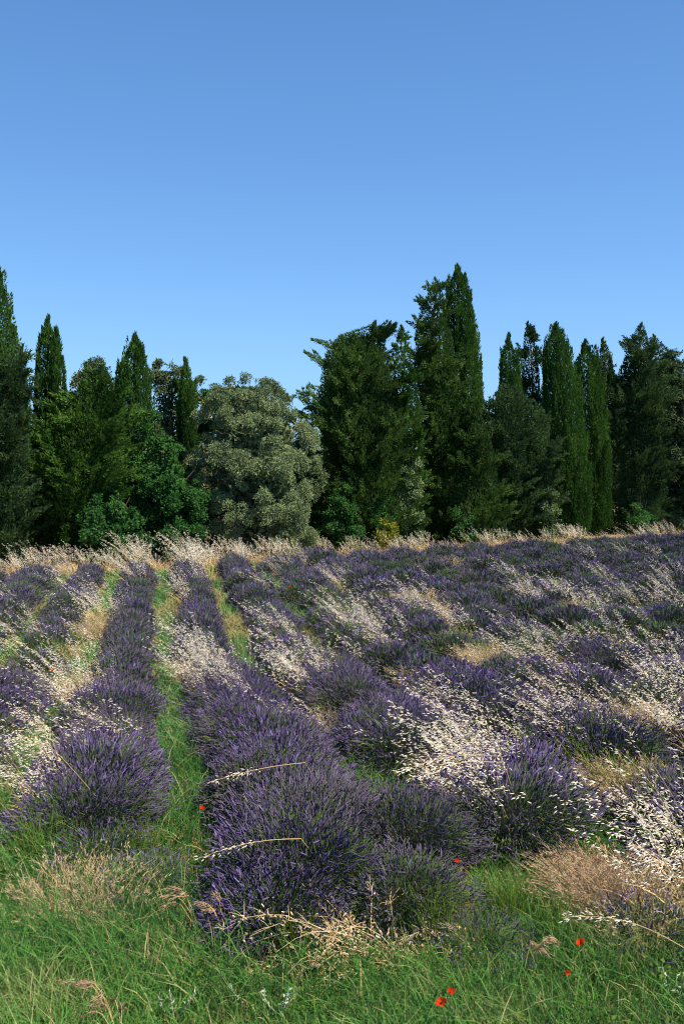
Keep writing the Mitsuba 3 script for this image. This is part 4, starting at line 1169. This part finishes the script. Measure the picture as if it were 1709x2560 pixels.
for q, (x, y, z, size, cup, tx, ty, label) in enumerate(POPPIES):
    key = key_for('poppy')
    z0 = float(gz(x, y))
    bx, by = x + 0.03, y + 0.02
    t = np.linspace(0, 1, 6)[:, None]
    P = np.array([bx, by, z0]) + (np.array([x, y, z]) - [bx, by, z0]) * t + np.array([.02, 0, 0]) * np.sin(t * np.pi)
    scene[key + '__stem'] = put(tube(P, np.full(6, .0022), 5), 'm_stalk')
    place = T().translate([x, y, z]).rotate([1, 0, 0], tx).rotate([0, 1, 0], ty)
    for j in range(4):
        pk = key_for(key + '__petal')
        scene[pk] = {**put(petal(size * (1 if j % 2 else 1.12), cup, j * math.pi / 2 + .3, q * 10 + j), 'm_petal', True), 'to_world': place}
    ball = trimesh.creation.icosphere(subdivisions=1, radius=size * .2)
    scene[key + '__seed_pod'] = {**mikit.ply((ball.vertices * [1, 1, 1.3] + [0, 0, size * .16], ball.faces), 'm_seed', smooth=True), 'to_world': place}
    tag(key, label, 'poppy', 'red poppies' if q > 4 else None)

# ------------------------------------------------------------------ grey-leaved weeds at the lower edge and brown grass heads
for q, (x, y, n, H, label) in enumerate([
    (-0.8, 4.49, 3, 0.16, 'grey-leaved weed in the near grass at the lower left edge'),
    (-0.29, 4.51, 4, 0.17, 'grey-leaved weed at the bottom, left of the dead patch'),
    (-0.44, 4.62, 3, 0.12, 'small grey-leaved weed left of the larger bottom one'),
    (1.58, 4.62, 3, 0.2, 'grey-leaved weed in the dark grass at lower right'),
]):
    g = rng(700 + q)
    key = key_for('silver_weed')
    z0 = float(gz(x, y))
    for j in range(n):
        e = np.array([x + g.normal() * .05, y + g.normal() * .04, z0 + H * (0.7 + 0.4 * g.random())])
        s = np.array([x + g.normal() * .02, y + g.normal() * .02, z0])
        t = np.linspace(0, 1, 5)[:, None]
        P = s + (e - s) * t
        sk = key_for(key + '__stem')
        scene[sk] = put(tube(P, np.full(5, .0025), 5), 'm_silver')
        for u in range(9):
            tt = 0.35 + 0.65 * (u + 1) / 9
            c = s + (e - s) * tt
            d = unit(g.normal(size=3) * [1, 1, .4] + [0, 0, .5])
            m = diamonds(c[None], (c + d * .026)[None], np.array([.011]), np.array([g.random()]), g)
            scene[key_for(sk + '__leaf')] = put(m, 'm_silver')
    tag(key, label, 'weed', 'grey-leaved weeds in the near grass')

for q, (x, y, H, lean, label) in enumerate([
    (-0.79, 5.31, 0.28, -0.1, 'drooping brown grass head at the left foot of the middle front bush'),
    (-1.02, 4.38, 0.26, -0.1, 'brown grass head in the near grass at lower left'),
    (-0.97, 4.27, 0.2, -0.08, 'tan grass head at the lower edge, left'),
    (0.9, 4.8, 0.26, 0.05, 'faint brown grass head in the green grass right of the dead patch'),
    (-0.62, 5.18, 0.3, -0.08, 'brown grass head in shade under the middle front bush'),
]):
    g = rng(740 + q)
    key = key_for('brown_grass_head')
    z0 = float(gz(x, y))
    stems, heads = [], []
    for j in range(4):
        e = np.array([x + g.normal() * .04 + lean * (1 + j * .4), y + g.normal() * .04, z0 + H * (.8 + .3 * g.random())])
        s = np.array([x + g.normal() * .02, y, z0])
        t = np.linspace(0, 1, 7)[:, None]
        P = s + (e - s) * t ** 1.0 + np.array([0, 0, .10]) * np.sin(t * np.pi)
        stems.append(tube(P, np.linspace(.0025, .0012, 7), 4))
        m = 26
        c = P[g.integers(4, 7, m)] + g.normal(size=(m, 3)) * .008
        d = unit(unit(P[-1] - P[4]) + [0, 0, -.35] + g.normal(size=(m, 3)) * .22)
        heads.append(spindles(c, c + d * (.020 + .014 * g.random(m))[:, None], .0024, 4, (0, .4, 1), (.3, 1, .1), g.random(m), g))
    scene[key + '__stem'] = put(join(stems), 'm_straw')
    scene[key + '__seed_head'] = put(join(heads), 'm_rust')
    tag(key, label, 'grass head', 'drooping brown grass heads in the near grass')
    tag(key + '__seed_head', kind='stuff')
    tag(key + '__stem', kind='stuff')


# ------------------------------------------------------------------ grass: the near verge and the strips between the rows
def grass_blades(x, y, h, w, seed, k=4, flop=0.5):
    g = rng(seed)
    n = len(x)
    b = np.stack([x, y, gz(x, y) - 0.01], -1)
    lean = g.normal(size=(n, 3)) * flop * [1, 1, 0] + np.array([-0.12, -0.05, 0])
    t = np.linspace(0, 1, k)[None, :, None]
    P = b[:, None] + np.array([0, 0, 1.0]) * (h[:, None, None] * (t - 0.25 * t ** 2.5)) + lean[:, None] * (h[:, None, None] * t ** 1.7)
    side = unit(np.cross(P[:, -1] - P[:, 0], g.normal(size=(n, 3))))
    prof = np.array([1.0, 1.0, .65, 0])[-k:] if k == 4 else np.array([1.0, .8, 0])
    return ribbons(P, w[:, None] * prof[None], side, g.random(n))


BX = np.array([[bq[3], bq[4]] for bq in BUSHES])
from scipy.spatial import cKDTree
TREE = cKDTree(BX)
g = rng(41)
n = 88000
y = 3.9 + (8.6 - 3.9) * g.random(n) ** 1.25
x = (g.random(n) * 2 - 1) * (0.40 * y + 0.1)
d = TREE.query(np.stack([x, y], -1))[0]
keep = d > 0.40 + 0.14 * g.random(n)
x, y = x[keep], y[keep]
tall = nfbm(np.stack([x * 1.6, y * 1.6, 0 * x], -1), 3, 8) + 0.22 * np.clip(-x - 0.6, 0, 1)
h = (0.06 + 0.26 * g.random(len(x)) ** 1.7) * (0.25 + 1.5 * tall)
scene['grass'] = put(grass_blades(x, y, h, 0.003 + 0.006 * g.random(len(x)) ** 2, 42, 4, .42), 'm_grass')
tag('grass', 'long green grass with dry blades along the front of the field', 'grass', kind='stuff')
n = 260000
y = 8.2 + 18 * g.random(n) ** 1.2
x = (g.random(n) * 2 - 1) * (0.38 * y + 0.2)
s, t = st(x, y)
d = TREE.query(np.stack([x, y], -1))[0]
keep = (d > 0.36 + 0.10 * g.random(n)) & (y < field_end(x) + 0.15)
x, y = x[keep], y[keep]
h = (0.06 + 0.20 * g.random(len(x)) ** 1.4)
scene['path_grass'] = put(grass_blades(x, y, h, 0.005 + 0.00055 * y, 43, 3, .5), 'm_path')
tag('path_grass', 'pale green grass and straw in the strips between the lavender rows', 'grass', kind='stuff')
n = 9000
y = 4.0 + 3.6 * g.random(n)
x = (g.random(n) * 2 - 1) * (0.40 * y + 0.1)
keep = (TREE.query(np.stack([x, y], -1))[0] > 0.45) & (nfbm(np.stack([x * 2.3, y * 2.3, 0 * x], -1), 2, 61) > 0.50)
x, y = x[keep], y[keep]
p = np.stack([x, y, gz(x, y) + 0.02 + 0.12 * g.random(len(x))], -1)
d = unit(g.normal(size=(len(x), 3)) * [1, 1, .45] + [0, 0, .35])
s = 0.016 + 0.022 * g.random(len(x))
scene['ground_cover'] = put(diamonds(p, p + d * s[:, None], s * 0.62, g.random(len(x)), g), 'm_weed')
tag('ground_cover', 'small leafy weeds low among the near grass', 'weeds', kind='stuff')
# ragged low straw along the track before the trees
n = 17000
x = -15 + 38 * g.random(n)
y = field_end(x) + 0.0 + 2.2 * g.random(n) ** 1.3
h = 0.10 + 0.28 * g.random(n)
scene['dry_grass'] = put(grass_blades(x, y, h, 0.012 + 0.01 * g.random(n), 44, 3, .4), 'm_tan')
tag('dry_grass', 'low straw-coloured grass along the foot of the trees', 'grass', kind='stuff')
